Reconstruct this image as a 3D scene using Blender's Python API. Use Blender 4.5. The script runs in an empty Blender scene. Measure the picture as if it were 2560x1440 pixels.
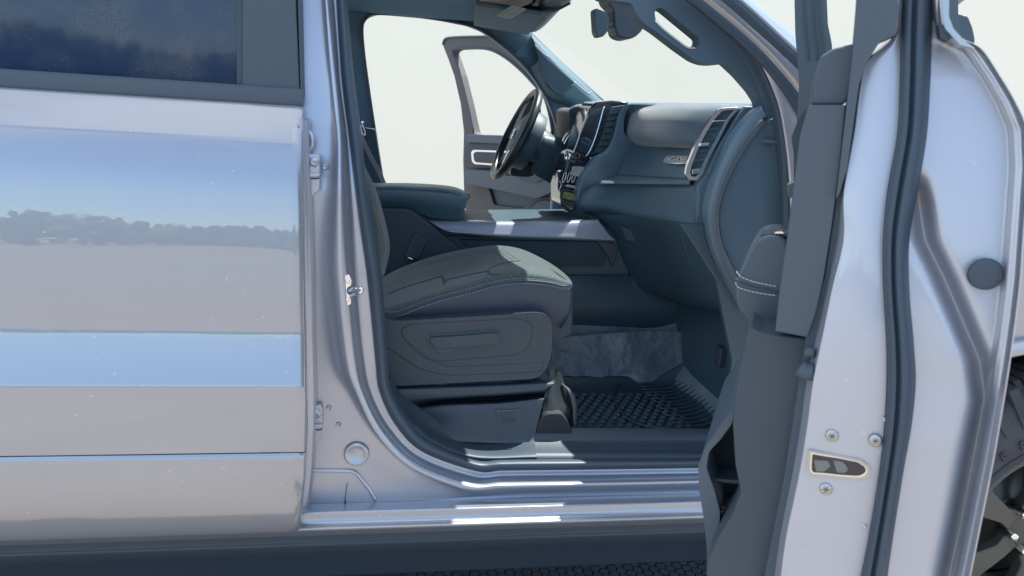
import bpy, bmesh, math, random
from mathutils import Vector, Matrix
from mathutils.geometry import tessellate_polygon
random.seed(7)
S = bpy.context.scene
COL = S.collection
R_ = math.radians
# ---------------------------------------------------------------- camera
F = 1864.19
CAM = Vector((0, -1.65, 1.45))
AX = Vector((0.98494374, 0.02342917, 0.1712802))
AY = Vector((-0.16069085, -0.24129297, 0.95705598))
AZ = AX.cross(AY)
cam = bpy.data.objects.new('camera', bpy.data.cameras.new('camera')); COL.objects.link(cam)
cam.data.sensor_width = 36; cam.data.lens = 36 * F / 2560
cam.data.clip_start = .02; cam.data.clip_end = 2000
cam.data.dof.use_dof = True; cam.data.dof.focus_distance = 1.95; cam.data.dof.aperture_fstop = 9
right = Vector((AX.x, AY.x, AZ.x)); down = Vector((AX.y, AY.y, AZ.y)); fwd = Vector((AX.z, AY.z, AZ.z))
M = Matrix((( right.x, -down.x, -fwd.x, CAM.x), (right.y, -down.y, -fwd.y, CAM.y), (right.z, -down.z, -fwd.z, CAM.z), (0, 0, 0, 1)))
cam.matrix_world = M
S.camera = cam
# ---------------------------------------------------------------- world, sun, exposure
SUN = Vector((math.sin(R_(57)) * math.cos(R_(67)), math.cos(R_(57)) * math.cos(R_(67)), math.sin(R_(67))))
EL = math.asin(SUN.z); AZI = math.atan2(SUN.x, SUN.y)
W = bpy.data.worlds.new('World'); S.world = W; W.use_nodes = True
wn = W.node_tree; wn.nodes.clear()
sky = wn.nodes.new('ShaderNodeTexSky'); sky.sky_type = 'NISHITA'; sky.sun_disc = False
sky.sun_elevation = EL; sky.sun_rotation = AZI; sky.air_density = 1.0; sky.dust_density = .0; sky.ozone_density = 5
bg = wn.nodes.new('ShaderNodeBackground'); bg.inputs[1].default_value = .15
wo = wn.nodes.new('ShaderNodeOutputWorld')
tcw = wn.nodes.new('ShaderNodeTexCoord'); sxyz = wn.nodes.new('ShaderNodeSeparateXYZ'); wn.links.new(tcw.outputs['Generated'], sxyz.inputs[0])
mpw = wn.nodes.new('ShaderNodeMapping'); mpw.inputs['Scale'].default_value = (1, 1, 2.6); wn.links.new(tcw.outputs['Generated'], mpw.inputs[0])
nw = wn.nodes.new('ShaderNodeTexNoise'); nw.inputs['Scale'].default_value = 2.2; nw.inputs['Detail'].default_value = 7; wn.links.new(mpw.outputs[0], nw.inputs['Vector'])
r1 = wn.nodes.new('ShaderNodeMapRange'); r1.inputs[1].default_value = .33; r1.inputs[2].default_value = .56; wn.links.new(nw.outputs['Fac'], r1.inputs[0])
r2 = wn.nodes.new('ShaderNodeMapRange'); r2.inputs[1].default_value = .30; r2.inputs[2].default_value = .48; wn.links.new(sxyz.outputs['Z'], r2.inputs[0])
mw = wn.nodes.new('ShaderNodeMath'); mw.operation = 'MULTIPLY'; wn.links.new(r1.outputs[0], mw.inputs[0]); wn.links.new(r2.outputs[0], mw.inputs[1])
cw = wn.nodes.new('ShaderNodeMixRGB'); cw.inputs[2].default_value = (4.6, 4.7, 4.9, 1); wn.links.new(mw.outputs[0], cw.inputs[0]); wn.links.new(sky.outputs[0], cw.inputs[1])
wn.links.new(cw.outputs[0], bg.inputs[0]); wn.links.new(bg.outputs[0], wo.inputs[0])
sl = bpy.data.lights.new('sun', 'SUN'); sl.energy = 4.6; sl.angle = R_(.5); sl.color = (1, .95, .87)
so = bpy.data.objects.new('sun', sl); COL.objects.link(so)
so.rotation_euler = SUN.to_track_quat('Z', 'Y').to_euler(); so.location = (0, 0, 12)
S.view_settings.view_transform = 'Standard'; S.view_settings.look = 'None'
S.view_settings.exposure = 1.27; S.view_settings.gamma = 1
# ---------------------------------------------------------------- point helpers (photo coordinates -> a real place at a known distance)
def ray(px, py):
    c = Vector((px - 1280, py - 720, F))
    return Vector((AX.dot(c), AY.dot(c), AZ.dot(c)))
def U(px, py, Y):
    d = ray(px, py); return CAM + d * ((Y - CAM.y) / d.y)
def UX(px, py, X):
    d = ray(px, py); return CAM + d * ((X - CAM.x) / d.x)
def UZ(px, py, Z):
    d = ray(px, py); return CAM + d * ((Z - CAM.z) / d.z)
def UP(px, py, P, N):
    d = ray(px, py); return CAM + d * ((P - CAM).dot(N) / d.dot(N))
TH = R_(60)
DN = Vector((math.cos(TH), math.sin(TH), 0))       # open door: from its rear edge to its hinge
DW = Vector((math.sin(TH), -math.cos(TH), 0))      # open door: outward
DE = Vector((.48, -.9226, 1.1))
def UD(px, py, a=0.): return UP(px, py, DE + DN * a, DN)
FH = Vector((1.05, 2.0, 1)); FE = Vector((.48, 2.85, 1))
FD = (FE - FH).normalized(); FN = Vector((FD.y, -FD.x, 0)) # normal of the far door
if FN.y > 0: FN = -FN                                # towards the camera
def UF(px, py, a=0.): return UP(px, py, FH + FN * a, FN)
# ---------------------------------------------------------------- materials
def mat(name, col, rough=.5, metal=0., coat=0., coat_r=.03, bump=None, noise=None, spec=.5, coat_ior=1.5, trans=0, var=None, emis=None, sheen=0):
    m = bpy.data.materials.new(name); m.use_nodes = True
    n = m.node_tree; b = n.nodes['Principled BSDF']
    b.inputs['Base Color'].default_value = (*col, 1); b.inputs['Roughness'].default_value = rough
    b.inputs['Metallic'].default_value = metal; b.inputs['Coat Weight'].default_value = coat
    b.inputs['Coat Roughness'].default_value = coat_r; b.inputs['Specular IOR Level'].default_value = spec
    b.inputs['Coat IOR'].default_value = coat_ior; b.inputs['Transmission Weight'].default_value = trans
    b.inputs['Sheen Weight'].default_value = sheen
    tc = n.nodes.new('ShaderNodeTexCoord')
    if var:                                          # (scale, other colour, amount)
        t = n.nodes.new('ShaderNodeTexNoise'); t.inputs['Scale'].default_value = var[0]; t.inputs['Detail'].default_value = 6
        r = n.nodes.new('ShaderNodeValToRGB'); r.color_ramp.elements[0].position = .35; r.color_ramp.elements[1].position = .68
        r.color_ramp.elements[0].color = (*col, 1); r.color_ramp.elements[1].color = (*var[1], 1)
        n.links.new(tc.outputs['Object'], t.inputs['Vector']); n.links.new(t.outputs['Fac'], r.inputs[0]); n.links.new(r.outputs[0], b.inputs['Base Color'])
    if bump:                                         # (kind, scale, strength, distance)
        k, sc, st, di = bump
        if k == 'voronoi':
            t = n.nodes.new('ShaderNodeTexVoronoi'); out = t.outputs['Distance']
        elif k == 'wave':
            t = n.nodes.new('ShaderNodeTexWave'); out = t.outputs['Fac']
        else:
            t = n.nodes.new('ShaderNodeTexNoise'); t.inputs['Detail'].default_value = 3; out = t.outputs['Fac']
        t.inputs['Scale'].default_value = sc
        bp = n.nodes.new('ShaderNodeBump'); bp.inputs['Strength'].default_value = st; bp.inputs['Distance'].default_value = di
        n.links.new(tc.outputs['Object'], t.inputs['Vector']); n.links.new(out, bp.inputs['Height']); n.links.new(bp.outputs[0], b.inputs['Normal'])
    return m
def paint(name, wav=0.0, r=.29, c0=.012, c1=.06, ior=1.8):
    m = mat(name, (.285, .315, .37), r, .5, 1.0, .015, coat_ior=ior)  # flake colour tinted blue for the lens glare
    n = m.node_tree; b = n.nodes['Principled BSDF']
    tc = n.nodes.new('ShaderNodeTexCoord')
    v = n.nodes.new('ShaderNodeTexVoronoi'); v.inputs['Scale'].default_value = 1400
    bp = n.nodes.new('ShaderNodeBump'); bp.inputs['Strength'].default_value = .05; bp.inputs['Distance'].default_value = .0004
    n.links.new(tc.outputs['Object'], v.inputs['Vector']); n.links.new(v.outputs['Distance'], bp.inputs['Height']); n.links.new(bp.outputs[0], b.inputs['Normal'])
    t = n.nodes.new('ShaderNodeTexNoise'); t.inputs['Scale'].default_value = 3.5; t.inputs['Detail'].default_value = 2
    b2 = n.nodes.new('ShaderNodeBump'); b2.inputs['Strength'].default_value = wav; b2.inputs['Distance'].default_value = .004
    n.links.new(tc.outputs['Object'], t.inputs['Vector']); n.links.new(t.outputs['Fac'], b2.inputs['Height']); n.links.new(b2.outputs[0], b.inputs['Coat Normal'])
    ds = n.nodes.new('ShaderNodeTexNoise'); ds.inputs['Scale'].default_value = 95; ds.inputs['Detail'].default_value = 5
    dr = n.nodes.new('ShaderNodeMapRange'); dr.inputs[1].default_value = .69; dr.inputs[2].default_value = .76; dr.inputs[4].default_value = .55
    dm = n.nodes.new('ShaderNodeMixRGB'); dm.inputs[1].default_value = (.285, .315, .365, 1); dm.inputs[2].default_value = (.62, .60, .56, 1)
    n.links.new(tc.outputs['Object'], ds.inputs['Vector']); n.links.new(ds.outputs['Fac'], dr.inputs[0]); n.links.new(dr.outputs[0], dm.inputs[0]); n.links.new(dm.outputs[0], b.inputs['Base Color'])
    # thin dust film, patchy
    t2 = n.nodes.new('ShaderNodeTexNoise'); t2.inputs['Scale'].default_value = 14; t2.inputs['Detail'].default_value = 8
    r = n.nodes.new('ShaderNodeMapRange'); r.inputs[1].default_value = .45; r.inputs[2].default_value = .8; r.inputs[3].default_value = c0; r.inputs[4].default_value = c1
    n.links.new(tc.outputs['Object'], t2.inputs['Vector']); n.links.new(t2.outputs['Fac'], r.inputs[0]); n.links.new(r.outputs[0], b.inputs['Coat Roughness'])
    return m
PAINT = paint('silver_paint', .20)
SHUT = paint('shut_paint', .05, .45, .08, .2, 1.5)
[x for x in SHUT.node_tree.nodes if x.bl_idname == 'ShaderNodeMixRGB'][0].inputs[1].default_value = (.40, .44, .515, 1)
JAMB = mat('jamb_paint', (.40, .44, .52), .36, .65, .6, .10, coat_ior=1.5, var=(5, (.36, .405, .48)), bump=('noise', 300, .04, .001))
PLAST = mat('grained_plastic', (0.027, 0.047, 0.068), .5, bump=('noise', 1400, .12, .0008), spec=.5)  # bluish lens glare is mixed into the cabin colours, here and further down
PLAST_D = mat('dark_plastic', (0.032, 0.070, 0.097), .5, bump=('noise', 1400, .12, .0008))
DASH = mat('dash_plastic', (0.087, 0.151, 0.205), .45, bump=('noise', 1400, .12, .0008))
BROW = mat('dash_top_vinyl', (0.065, 0.107, 0.147), .33, bump=('voronoi', 600, .2, .0006), sheen=.3)
PLAST_L = mat('lighter_plastic', (0.058, 0.090, 0.122), .42, bump=('noise', 1500, .1, .0006))
TRIM = mat('pillar_trim', (0.052, 0.078, 0.105), .7, bump=('noise', 1600, .15, .0006))
RUBBER = mat('rubber_seal', (0.032, 0.057, 0.087), .48)
FABRIC = mat('seat_cloth', (0.032, 0.055, 0.056), .95, bump=('voronoi', 900, .5, .0010), var=(260, (.085, .11, .115)), spec=.2, sheen=.2)
FABRIC2 = mat('seat_cloth_panel', (0.038, 0.066, 0.069), .95, bump=('voronoi', 700, .6, .0012), var=(380, (.07, .095, .10)), spec=.2)
VINYL = mat('seat_vinyl', (0.030, 0.051, 0.086), .5, bump=('voronoi', 500, .2, .0006))
LEATHER = mat('soft_vinyl', (0.065, 0.130, 0.171), .42, bump=('voronoi', 420, .35, .0008))
CHROME = mat('satin_chrome', (.72, .74, .78), .16, 1.0)
ZINC = mat('zinc_steel', (.42, .46, .46), .32, .95, bump=('noise', 180, .1, .001))
GLOSS = mat('gloss_black', (.010, .016, .028), .08, 0, .5)
CARPET = mat('carpet', (0.081, 0.139, 0.188), .98, bump=('noise', 900, .8, .002), var=(5, (.20, .25, .30)), spec=.15)
MATR = mat('mat_rubber', (0.024, 0.050, 0.069), .5, bump=('noise', 500, .15, .001))
STITCH = mat('stitching', (.52, .56, .55), .8)
LABELM = mat('label_paper', (.30, .35, .38), .7)
INK = mat('label_ink', (0.054, 0.084, 0.105), .7)
BELT = mat('belt_webbing', (.55, .50, .48), .8, bump=('wave', 300, .4, .001))
TYRE = mat('tyre_rubber', (.030, .035, .045), .85, bump=('noise', 120, .25, .003), var=(18, (.045, .05, .06)))
RIM = mat('rim_metal', (0.063, 0.072, 0.070), .35, .35)
MAUVE = mat('far_trim', (.085, .082, .085), .65, bump=('noise', 1400, .12, .0006))
DARKU = mat('underbody', (0.016, 0.030, 0.048), .8, bump=('noise', 40, .4, .01))
ASPH = mat('ground_concrete', (.225, .187, .155), .9, bump=('noise', 60, .5, .01), var=(1.2, (.275, .235, .20)))
BACKDROPM = mat('backdrop_pale', (.535, .53, .455), .9, bump=('noise', 30, .05, .01), var=(.6, (.528, .522, .448)))
LEAF = mat('leaf', (.045, .075, .035), .7, var=(3, (.07, .10, .04)))
BARK = mat('bark', (.10, .075, .055), .9)
PAVE = mat('hex_paver', (.040, .058, .085), .8, bump=('noise', 200, .4, .003))

def glass_mat():
    m = bpy.data.materials.new('clear_glass'); m.use_nodes = True; n = m.node_tree; n.nodes.clear()
    o = n.nodes.new('ShaderNodeOutputMaterial'); mx = n.nodes.new('ShaderNodeMixShader')
    t = n.nodes.new('ShaderNodeBsdfTransparent'); t.inputs[0].default_value = (.97, .985, .975, 1)
    g = n.nodes.new('ShaderNodeBsdfGlossy'); g.inputs['Roughness'].default_value = .01
    fr = n.nodes.new('ShaderNodeFresnel'); fr.inputs[0].default_value = 1.06
    mx.inputs[0].default_value = .012; n.links.new(t.outputs[0], mx.inputs[1]); n.links.new(g.outputs[0], mx.inputs[2]); n.links.new(mx.outputs[0], o.inputs[0])
    return m
CLEAR = glass_mat()
def tinted():
    m = mat('tinted_wet_glass', (.022, .045, .105), .05, 0, .0, spec=.32)
    n = m.node_tree; b = n.nodes['Principled BSDF']
    tc = n.nodes.new('ShaderNodeTexCoord')
    mp = n.nodes.new('ShaderNodeMapping'); mp.inputs['Scale'].default_value = (1, 1, .8)
    v = n.nodes.new('ShaderNodeTexVoronoi'); v.inputs['Scale'].default_value = 210; v.inputs['Randomness'].default_value = 1
    nz = n.nodes.new('ShaderNodeTexNoise'); nz.inputs['Scale'].default_value = 9; nz.inputs['Detail'].default_value = 4
    lt = n.nodes.new('ShaderNodeMapRange'); lt.inputs[1].default_value = .38; lt.inputs[2].default_value = .62; lt.inputs[3].default_value = .06; lt.inputs[4].default_value = .34
    ls = n.nodes.new('ShaderNodeMath'); ls.operation = 'LESS_THAN'
    n.links.new(tc.outputs['Object'], mp.inputs[0]); n.links.new(mp.outputs[0], v.inputs['Vector']); n.links.new(tc.outputs['Object'], nz.inputs['Vector'])
    n.links.new(nz.outputs['Fac'], lt.inputs[0]); n.links.new(v.outputs['Distance'], ls.inputs[0]); n.links.new(lt.outputs[0], ls.inputs[1])
    mr = n.nodes.new('ShaderNodeMapRange'); mr.inputs[1].default_value = 0; mr.inputs[2].default_value = .32; mr.inputs[3].default_value = 1; mr.inputs[4].default_value = 0
    n.links.new(v.outputs['Distance'], mr.inputs[0])
    mu = n.nodes.new('ShaderNodeMath'); mu.operation = 'MULTIPLY'; n.links.new(mr.outputs[0], mu.inputs[0]); n.links.new(ls.outputs[0], mu.inputs[1])
    bp = n.nodes.new('ShaderNodeBump'); bp.inputs['Strength'].default_value = .6; bp.inputs['Distance'].default_value = .003
    n.links.new(mu.outputs[0], bp.inputs['Height']); n.links.new(bp.outputs[0], b.inputs['Normal'])
    # lighter mottling of the base colour, from the same noise
    r = n.nodes.new('ShaderNodeValToRGB'); r.color_ramp.elements[0].position = .42; r.color_ramp.elements[1].position = .78
    r.color_ramp.elements[0].color = (.018, .038, .080, 1); r.color_ramp.elements[1].color = (.050, .068, .095, 1)
    n.links.new(nz.outputs['Fac'], r.inputs[0]); n.links.new(r.outputs[0], b.inputs['Base Color'])
    return m
TINT = tinted()
# ---------------------------------------------------------------- object helpers
def link(name, me, m, parent=None, smooth=True):
    o = bpy.data.objects.new(name, me); COL.objects.link(o)
    if m: me.materials.append(m)
    if parent: o.parent = parent
    if smooth:
        for p in me.polygons: p.use_smooth = True
    return o
def thing(name, label, cat, group=None, loc=(0, 0, 0)):
    o = bpy.data.objects.new(name, None); COL.objects.link(o); o.location = loc
    o['label'] = label; o['category'] = cat
    if group: o['group'] = group
    return o
def tag(o, label, cat, group=None):
    o['label'] = label; o['category'] = cat
    if group: o['group'] = group
    return o
def bev(o, w, seg=3, ang=35):
    if w > 0:
        b = o.modifiers.new('bevel', 'BEVEL'); b.width = w; b.segments = seg; b.limit_method = 'ANGLE'; b.angle_limit = R_(ang); b.harden_normals = False
        if hasattr(b, 'use_clamp_overlap'): b.use_clamp_overlap = True
    w_ = o.modifiers.new('wn', 'WEIGHTED_NORMAL'); w_.keep_sharp = False; w_.weight = 80
    return o
def cr(pts, n):
    """Catmull-Rom through pts, n samples (uniform in parameter)."""
    pts = [Vector(p) for p in pts]; k = len(pts) - 1; out = []
    for i in range(n):
        t = i / (n - 1) * k; j = min(int(t), k - 1); t -= j
        p1, p2 = pts[j], pts[j + 1]; p0 = pts[j - 1] if j else p1 * 2 - p2; p3 = pts[j + 2] if j + 2 <= k else p2 * 2 - p1
        out.append(.5 * ((2 * p1) + (p2 - p0) * t + (2 * p0 - 5 * p1 + 4 * p2 - p3) * t * t + (3 * p1 - p0 - 3 * p2 + p3) * t ** 3))
    return out
def lin(pts, n):
    pts = [Vector(p) for p in pts]; k = len(pts) - 1; out = []
    for i in range(n):
        t = i / (n - 1) * k; j = min(int(t), k - 1); t -= j; out.append(pts[j].lerp(pts[j + 1], t))
    return out
def grid_mesh(name, rows, closed=False):
    me = bpy.data.meshes.new(name); n = len(rows[0]); v = [p for r in rows for p in r]; f = []
    for i in range(len(rows) - 1 + (1 if closed else 0)):
        a = i * n; b = ((i + 1) % len(rows)) * n
        for j in range(n - 1): f.append((a + j, a + j + 1, b + j + 1, b + j))
    me.from_pydata([tuple(p) for p in v], [], f); me.update(); return me
def loft(name, lines, m, parent=None, n=40, cross=None, thick=0, off=-1, T=U, smooth=True, sub=0, sharp=None):
    """lines of (px,py,depth) points (or Vectors); cross = samples between lines (curved)."""
    L = []
    for l in lines:
        P = [p if isinstance(p, Vector) else T(*p) for p in l]
        L.append(cr(P, n) if len(P) > 2 else lin(P, n))
    if cross:
        cols = [cr([L[i][j] for i in range(len(L))], cross) for j in range(n)]
        L = [[cols[j][i] for j in range(n)] for i in range(cross)]
    o = link(name, grid_mesh(name, L), m, parent, smooth)
    if thick:
        s = o.modifiers.new('solid', 'SOLIDIFY'); s.thickness = thick; s.offset = off
    return o
def fix_normals(me):
    bm = bmesh.new(); bm.from_mesh(me); bmesh.ops.remove_doubles(bm, verts=bm.verts, dist=1e-6); bmesh.ops.recalc_face_normals(bm, faces=bm.faces); bm.to_mesh(me); bm.free()
def prism3(name, loops, ext, m, parent=None, b=.003, seg=3):
    """polygon (3D loops: outer, holes...) extruded by vector ext."""
    me = bpy.data.meshes.new(name); allp = [p for l in loops for p in l]; n = len(allp)
    tr = tessellate_polygon(loops)
    v = [tuple(p) for p in allp] + [tuple(p + ext) for p in allp]
    f = [tuple(t) for t in tr] + [tuple(i + n for i in reversed(t)) for t in tr]
    s = 0
    for l in loops:
        k = len(l)
        for i in range(k): f.append((s + i, s + (i + 1) % k, s + (i + 1) % k + n, s + i + n))
        s += k
    me.from_pydata(v, [], f); me.update(); fix_normals(me)
    bm = bmesh.new(); bm.from_mesh(me); bmesh.ops.dissolve_limit(bm, angle_limit=R_(.5), verts=bm.verts, edges=bm.edges) if len(loops) == 1 else None; bm.to_mesh(me); bm.free()
    o = link(name, me, m, parent, True); bev(o, b, seg)
    return o
def smooth_loop(pts, n):
    pts = [Vector(p) for p in pts]; k = len(pts); out = []
    for i in range(n):
        t = i / n * k; j = int(t); t -= j
        p0, p1, p2, p3 = pts[(j - 1) % k], pts[j % k], pts[(j + 1) % k], pts[(j + 2) % k]
        out.append(.5 * ((2 * p1) + (p2 - p0) * t + (2 * p0 - 5 * p1 + 4 * p2 - p3) * t * t + (3 * p1 - p0 - 3 * p2 + p3) * t ** 3))
    return out
def rnd(pts, r, seg=5):
    """round the corners of a 2D polygon of (x,y); r px"""
    out = []; k = len(pts)
    for i in range(k):
        p = Vector(pts[i]); a = Vector(pts[i - 1]) - p; c = Vector(pts[(i + 1) % k]) - p
        d = min(r, a.length * .48, c.length * .48); s = p + a.normalized() * d; e = p + c.normalized() * d
        for q in range(seg + 1):
            t = q / seg; out.append(((1 - t) ** 2 * s + 2 * t * (1 - t) * p + t * t * e)[:])
    return out
def prism(name, pts, d0, ext, m, parent=None, b=.003, r=0, holes=(), T=U, seg=3):
    """photo outline at depth d0, extruded by ext (a Vector, or a number: along +Y)"""
    loops = [[T(x, y, d0) for x, y in (rnd(pts, r) if r else pts)]] + [[T(x, y, d0) for x, y in h] for h in holes]
    e = ext if isinstance(ext, Vector) else Vector((0, ext, 0))
    return prism3(name, loops, e, m, parent, b, seg)
def tube(name, pts, rad, m, parent=None, n=40, seg=10, T=U, closed=False, raw=False):
    P = [p if isinstance(p, Vector) else T(*p) for p in pts]
    if not raw: P = smooth_loop(P, n) if closed else (cr(P, n) if len(P) > 2 else lin(P, n))
    rows = []; up = None; N = len(P)
    for i, p in enumerate(P):
        t = (P[(i + 1) % N] - P[i - 1]) if closed else (P[min(i + 1, N - 1)] - P[max(i - 1, 0)])
        t.normalize()
        if up is None: up = t.orthogonal().normalized()
        up = (up - t * up.dot(t)).normalized(); s = t.cross(up)
        rr = rad[0] + (rad[1] - rad[0]) * i / (N - 1) if isinstance(rad, tuple) else rad
        rows.append([p + (up * math.cos(a) + s * math.sin(a)) * rr for a in [2 * math.pi * k / seg for k in range(seg + 1)]])
    if closed: rows.append(rows[0])
    o = link(name, grid_mesh(name, rows), m, parent)
    if not closed:
        bm = bmesh.new(); bm.from_mesh(o.data); bmesh.ops.remove_doubles(bm, verts=bm.verts, dist=1e-6)
        bmesh.ops.holes_fill(bm, edges=[e for e in bm.edges if e.is_boundary], sides=0); bmesh.ops.recalc_face_normals(bm, faces=bm.faces); bm.to_mesh(o.data); bm.free()
    return o
def band(name, pts, w, t, m, parent=None, T=U, n=40, nrm=None, b=0):
    """flat strip of width w, thickness t, along pts"""
    P = [p if isinstance(p, Vector) else T(*p) for p in pts]; P = cr(P, n) if len(P) > 2 else lin(P, n)
    nrm = nrm or Vector((0, -1, 0)); rows = []
    for i, p in enumerate(P):
        d = (P[min(i + 1, n - 1)] - P[max(i - 1, 0)]).normalized(); s = d.cross(nrm).normalized() * w / 2; q = nrm * t / 2
        rows.append([p - s - q, p + s - q, p + s + q, p - s + q, p - s - q])
    me = grid_mesh(name, rows); fix_normals(me); o = link(name, me, m, parent, True)
    bm = bmesh.new(); bm.from_mesh(me); bmesh.ops.holes_fill(bm, edges=[e for e in bm.edges if e.is_boundary], sides=0); bm.to_mesh(me); bm.free()
    bev(o, b, 2); return o
def box(name, c, s, m, parent=None, b=.003, rot=None):
    me = bpy.data.meshes.new(name); bm = bmesh.new(); bmesh.ops.create_cube(bm, size=1)
    for v in bm.verts: v.co = Vector((v.co.x * s[0], v.co.y * s[1], v.co.z * s[2]))
    if rot is not None: bmesh.ops.rotate(bm, verts=bm.verts, cent=(0, 0, 0), matrix=rot)
    for v in bm.verts: v.co += Vector(c)
    bm.to_mesh(me); bm.free(); o = link(name, me, m, parent, True); bev(o, b); return o
def disc(name, c, axis, prof, m, parent=None, seg=32, sx=1, zx=None):
    """lathe: prof = [(along axis, radius)...]"""
    axis = axis.normalized(); u = (zx - axis * zx.dot(axis)).normalized() if zx else axis.orthogonal().normalized(); w = axis.cross(u)
    rows = [[c + axis * a + (u * math.cos(q) * sx + w * math.sin(q)) * r for q in [2 * math.pi * k / seg for k in range(seg + 1)]] for a, r in prof]
    me = grid_mesh(name, rows); fix_normals(me); return link(name, me, m, parent)
def text(name, s, origin, xdir, nrm, h, depth, m, parent=None, bold=0, shear=0, wx=None):
    cu = bpy.data.curves.new(name, 'FONT'); cu.body = s; cu.size = 1; cu.extrude = .02; cu.align_x = 'CENTER'; cu.align_y = 'CENTER'; cu.offset = bold; cu.shear = shear
    t = bpy.data.objects.new(name, cu); COL.objects.link(t)
    me = bpy.data.meshes.new_from_object(t); bpy.data.objects.remove(t)
    x = xdir.normalized(); z = (nrm - x * nrm.dot(x)).normalized(); y = z.cross(x)
    xs = [v.co.x for v in me.vertices]; ws = max(xs) - min(xs); kx = (wx / ws) if wx else h
    for v in me.vertices: v.co = origin + x * v.co.x * kx + y * v.co.y * h * 1.35 + z * (v.co.z + .02) * depth / .04
    me.update(); return link(name, me, m, parent, False)
V = Vector
GZ = -.17
# ================================================================ SETTING
def struct(o): o['kind'] = 'structure'; return o
g = bpy.data.meshes.new('ground'); g.from_pydata([(-400, -400, GZ), (400, -400, GZ), (400, 400, GZ), (-400, 400, GZ)], [], [(0, 1, 2, 3)])
struct(link('ground', g, ASPH, None, False))
def hexes():
    bm = bmesh.new(); s = .021
    for i in range(4, 52):
        for j in range(0, 26):
            x = .0 + i * s * 1.5 * 1.0; y = .42 + j * s * 1.732 + (s * .866 if i % 2 else 0)
            h = GZ + .006 + random.uniform(0, .0015); r = s * .92
            top = [bm.verts.new((x + r * .9 * math.cos(k * math.pi / 3), y + r * .9 * math.sin(k * math.pi / 3), h + .004)) for k in range(6)]
            bot = [bm.verts.new((x + r * math.cos(k * math.pi / 3), y + r * math.sin(k * math.pi / 3), GZ + .002)) for k in range(6)]
            bm.faces.new(top)
            for k in range(6): bm.faces.new((bot[k], bot[(k + 1) % 6], top[(k + 1) % 6], top[k]))
    me = bpy.data.meshes.new('paving'); bm.to_mesh(me); bm.free(); return me
struct(link('paving', hexes(), PAVE, None, False))
struct(box('ground_sheet', (-.2, .75, GZ + .001), (5.5, 1.36, .006), mat('dark_ground', (.035, .05, .07), .9, bump=('noise', 150, .8, .004), var=(40, (.05, .065, .085))), None, 0))  # dark sheet laid on the ground under the truck
wl = box('backdrop', (14, 10.8, 3.9), (44, .4, 9.6), BACKDROPM, None, .01, Matrix.Rotation(R_(-20), 3, 'X'))  # added stand-in for the blown-out background, leaned back to catch the sun
tag(wl, 'added plain pale sloping wall beyond the truck, filling the view through its windows', 'backdrop')
# trees that the paint mirrors, far behind the photographer
def treeline():
    bm = bmesh.new()
    for i in range(8000):
        x = random.uniform(-120, 90); h = 4.6 + .8 * math.sin(x * .13) + .5 * math.sin(x * .41 + 1) + random.uniform(-.8, .8)
        z = GZ + h * random.random() ** .7; y = -78 + random.uniform(-3, 3); r = random.uniform(.35, .9)
        a = V((random.gauss(0, 1), random.gauss(0, 1), random.gauss(0, 1))).normalized(); b_ = a.orthogonal().normalized(); c_ = a.cross(b_)
        vs = [bm.verts.new(V((x, y, z)) + (b_ * math.cos(q) + c_ * math.sin(q)) * r) for q in (0, 1.3, 2.4, 3.6, 5)]
        bm.faces.new(vs)
    me = bpy.data.meshes.new('treeline'); bm.to_mesh(me); bm.free(); return me
tl = link('treeline', treeline(), LEAF, None, False); tl['kind'] = 'stuff'; tag(tl, 'distant dark green trees mirrored as a low band in the rear door', 'trees')
# ================================================================ TRUCK
TR = thing('pickup_truck', 'silver crew cab pickup truck with its front doors wide open, seen from the side', 'pickup truck', loc=(0, 0, GZ))
TRloc = V((0, 0, GZ))
# children are modelled in world coordinates: the parent's offset is undone
class P_: pass
def body(o): o.parent = TR; o.matrix_parent_inverse = Matrix.Translation(-TRloc); return o
def xrow(sec, x0, x1, n=2): return [[V((x0 + (x1 - x0) * i / (n - 1), y, z)) for i in range(n)] for y, z in sec]
# --- rear door skin: section drawn from its slope (degrees off vertical, + leans back going up)
def pyof(x, y, z):
    d = V((x, y, z)) - CAM; q = AX * d.x + AY * d.y + AZ * d.z
    return 720 + F * q.y / q.z
def sec_from(tilts, z0, y0):
    out = [(y0, z0)]; z = z0; y = y0
    for py, t0, t1 in tilts:                      # going down, each stretch ends at a measured height
        p0 = pyof(-.485, y, z); h = .004
        while pyof(-.485, y, z) < py:
            u = min(1, (pyof(-.485, y, z) - p0) / (py - p0)); t = t0 + (t1 - t0) * u
            z -= h; y -= math.tan(R_(t)) * h
            out.append((y, z))
    return out
def edge_x(z):                                    # front edge of the rear door
    P = [(2.2, -.19), (1.43, -.175), (1.36, -.174), (1.2, -.168), (1.0, -.164), (.80, -.157), (.62, -.160), (.50, -.172), (.42, -.186)]
    for (a, xa), (b_, xb) in zip(P, P[1:]):
        if b_ <= z <= a: return xb + (xa - xb) * (z - b_) / (a - b_)
    return P[-1][1]
secU = sec_from([(250, 60, 40), (325, 38, 34), (336, 34, 9), (470, 14.5, 7.4), (600, 7.2, 5.6), (806, 5.2, 4.4), (840, 4.8, 12.5), (962, 12.8, 17), (972, 13, 5), (1085, 4.5, 3.5), (1134, 2.5, 1)], 1.428, .055)
secL = sec_from([(1150, 30, 8), (1190, 4, 3), (1230, 1, -5), (1322, -8, -24), (1338, -26, -36)], secU[-1][1] - .004, secU[-1][0] + .002)
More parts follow.
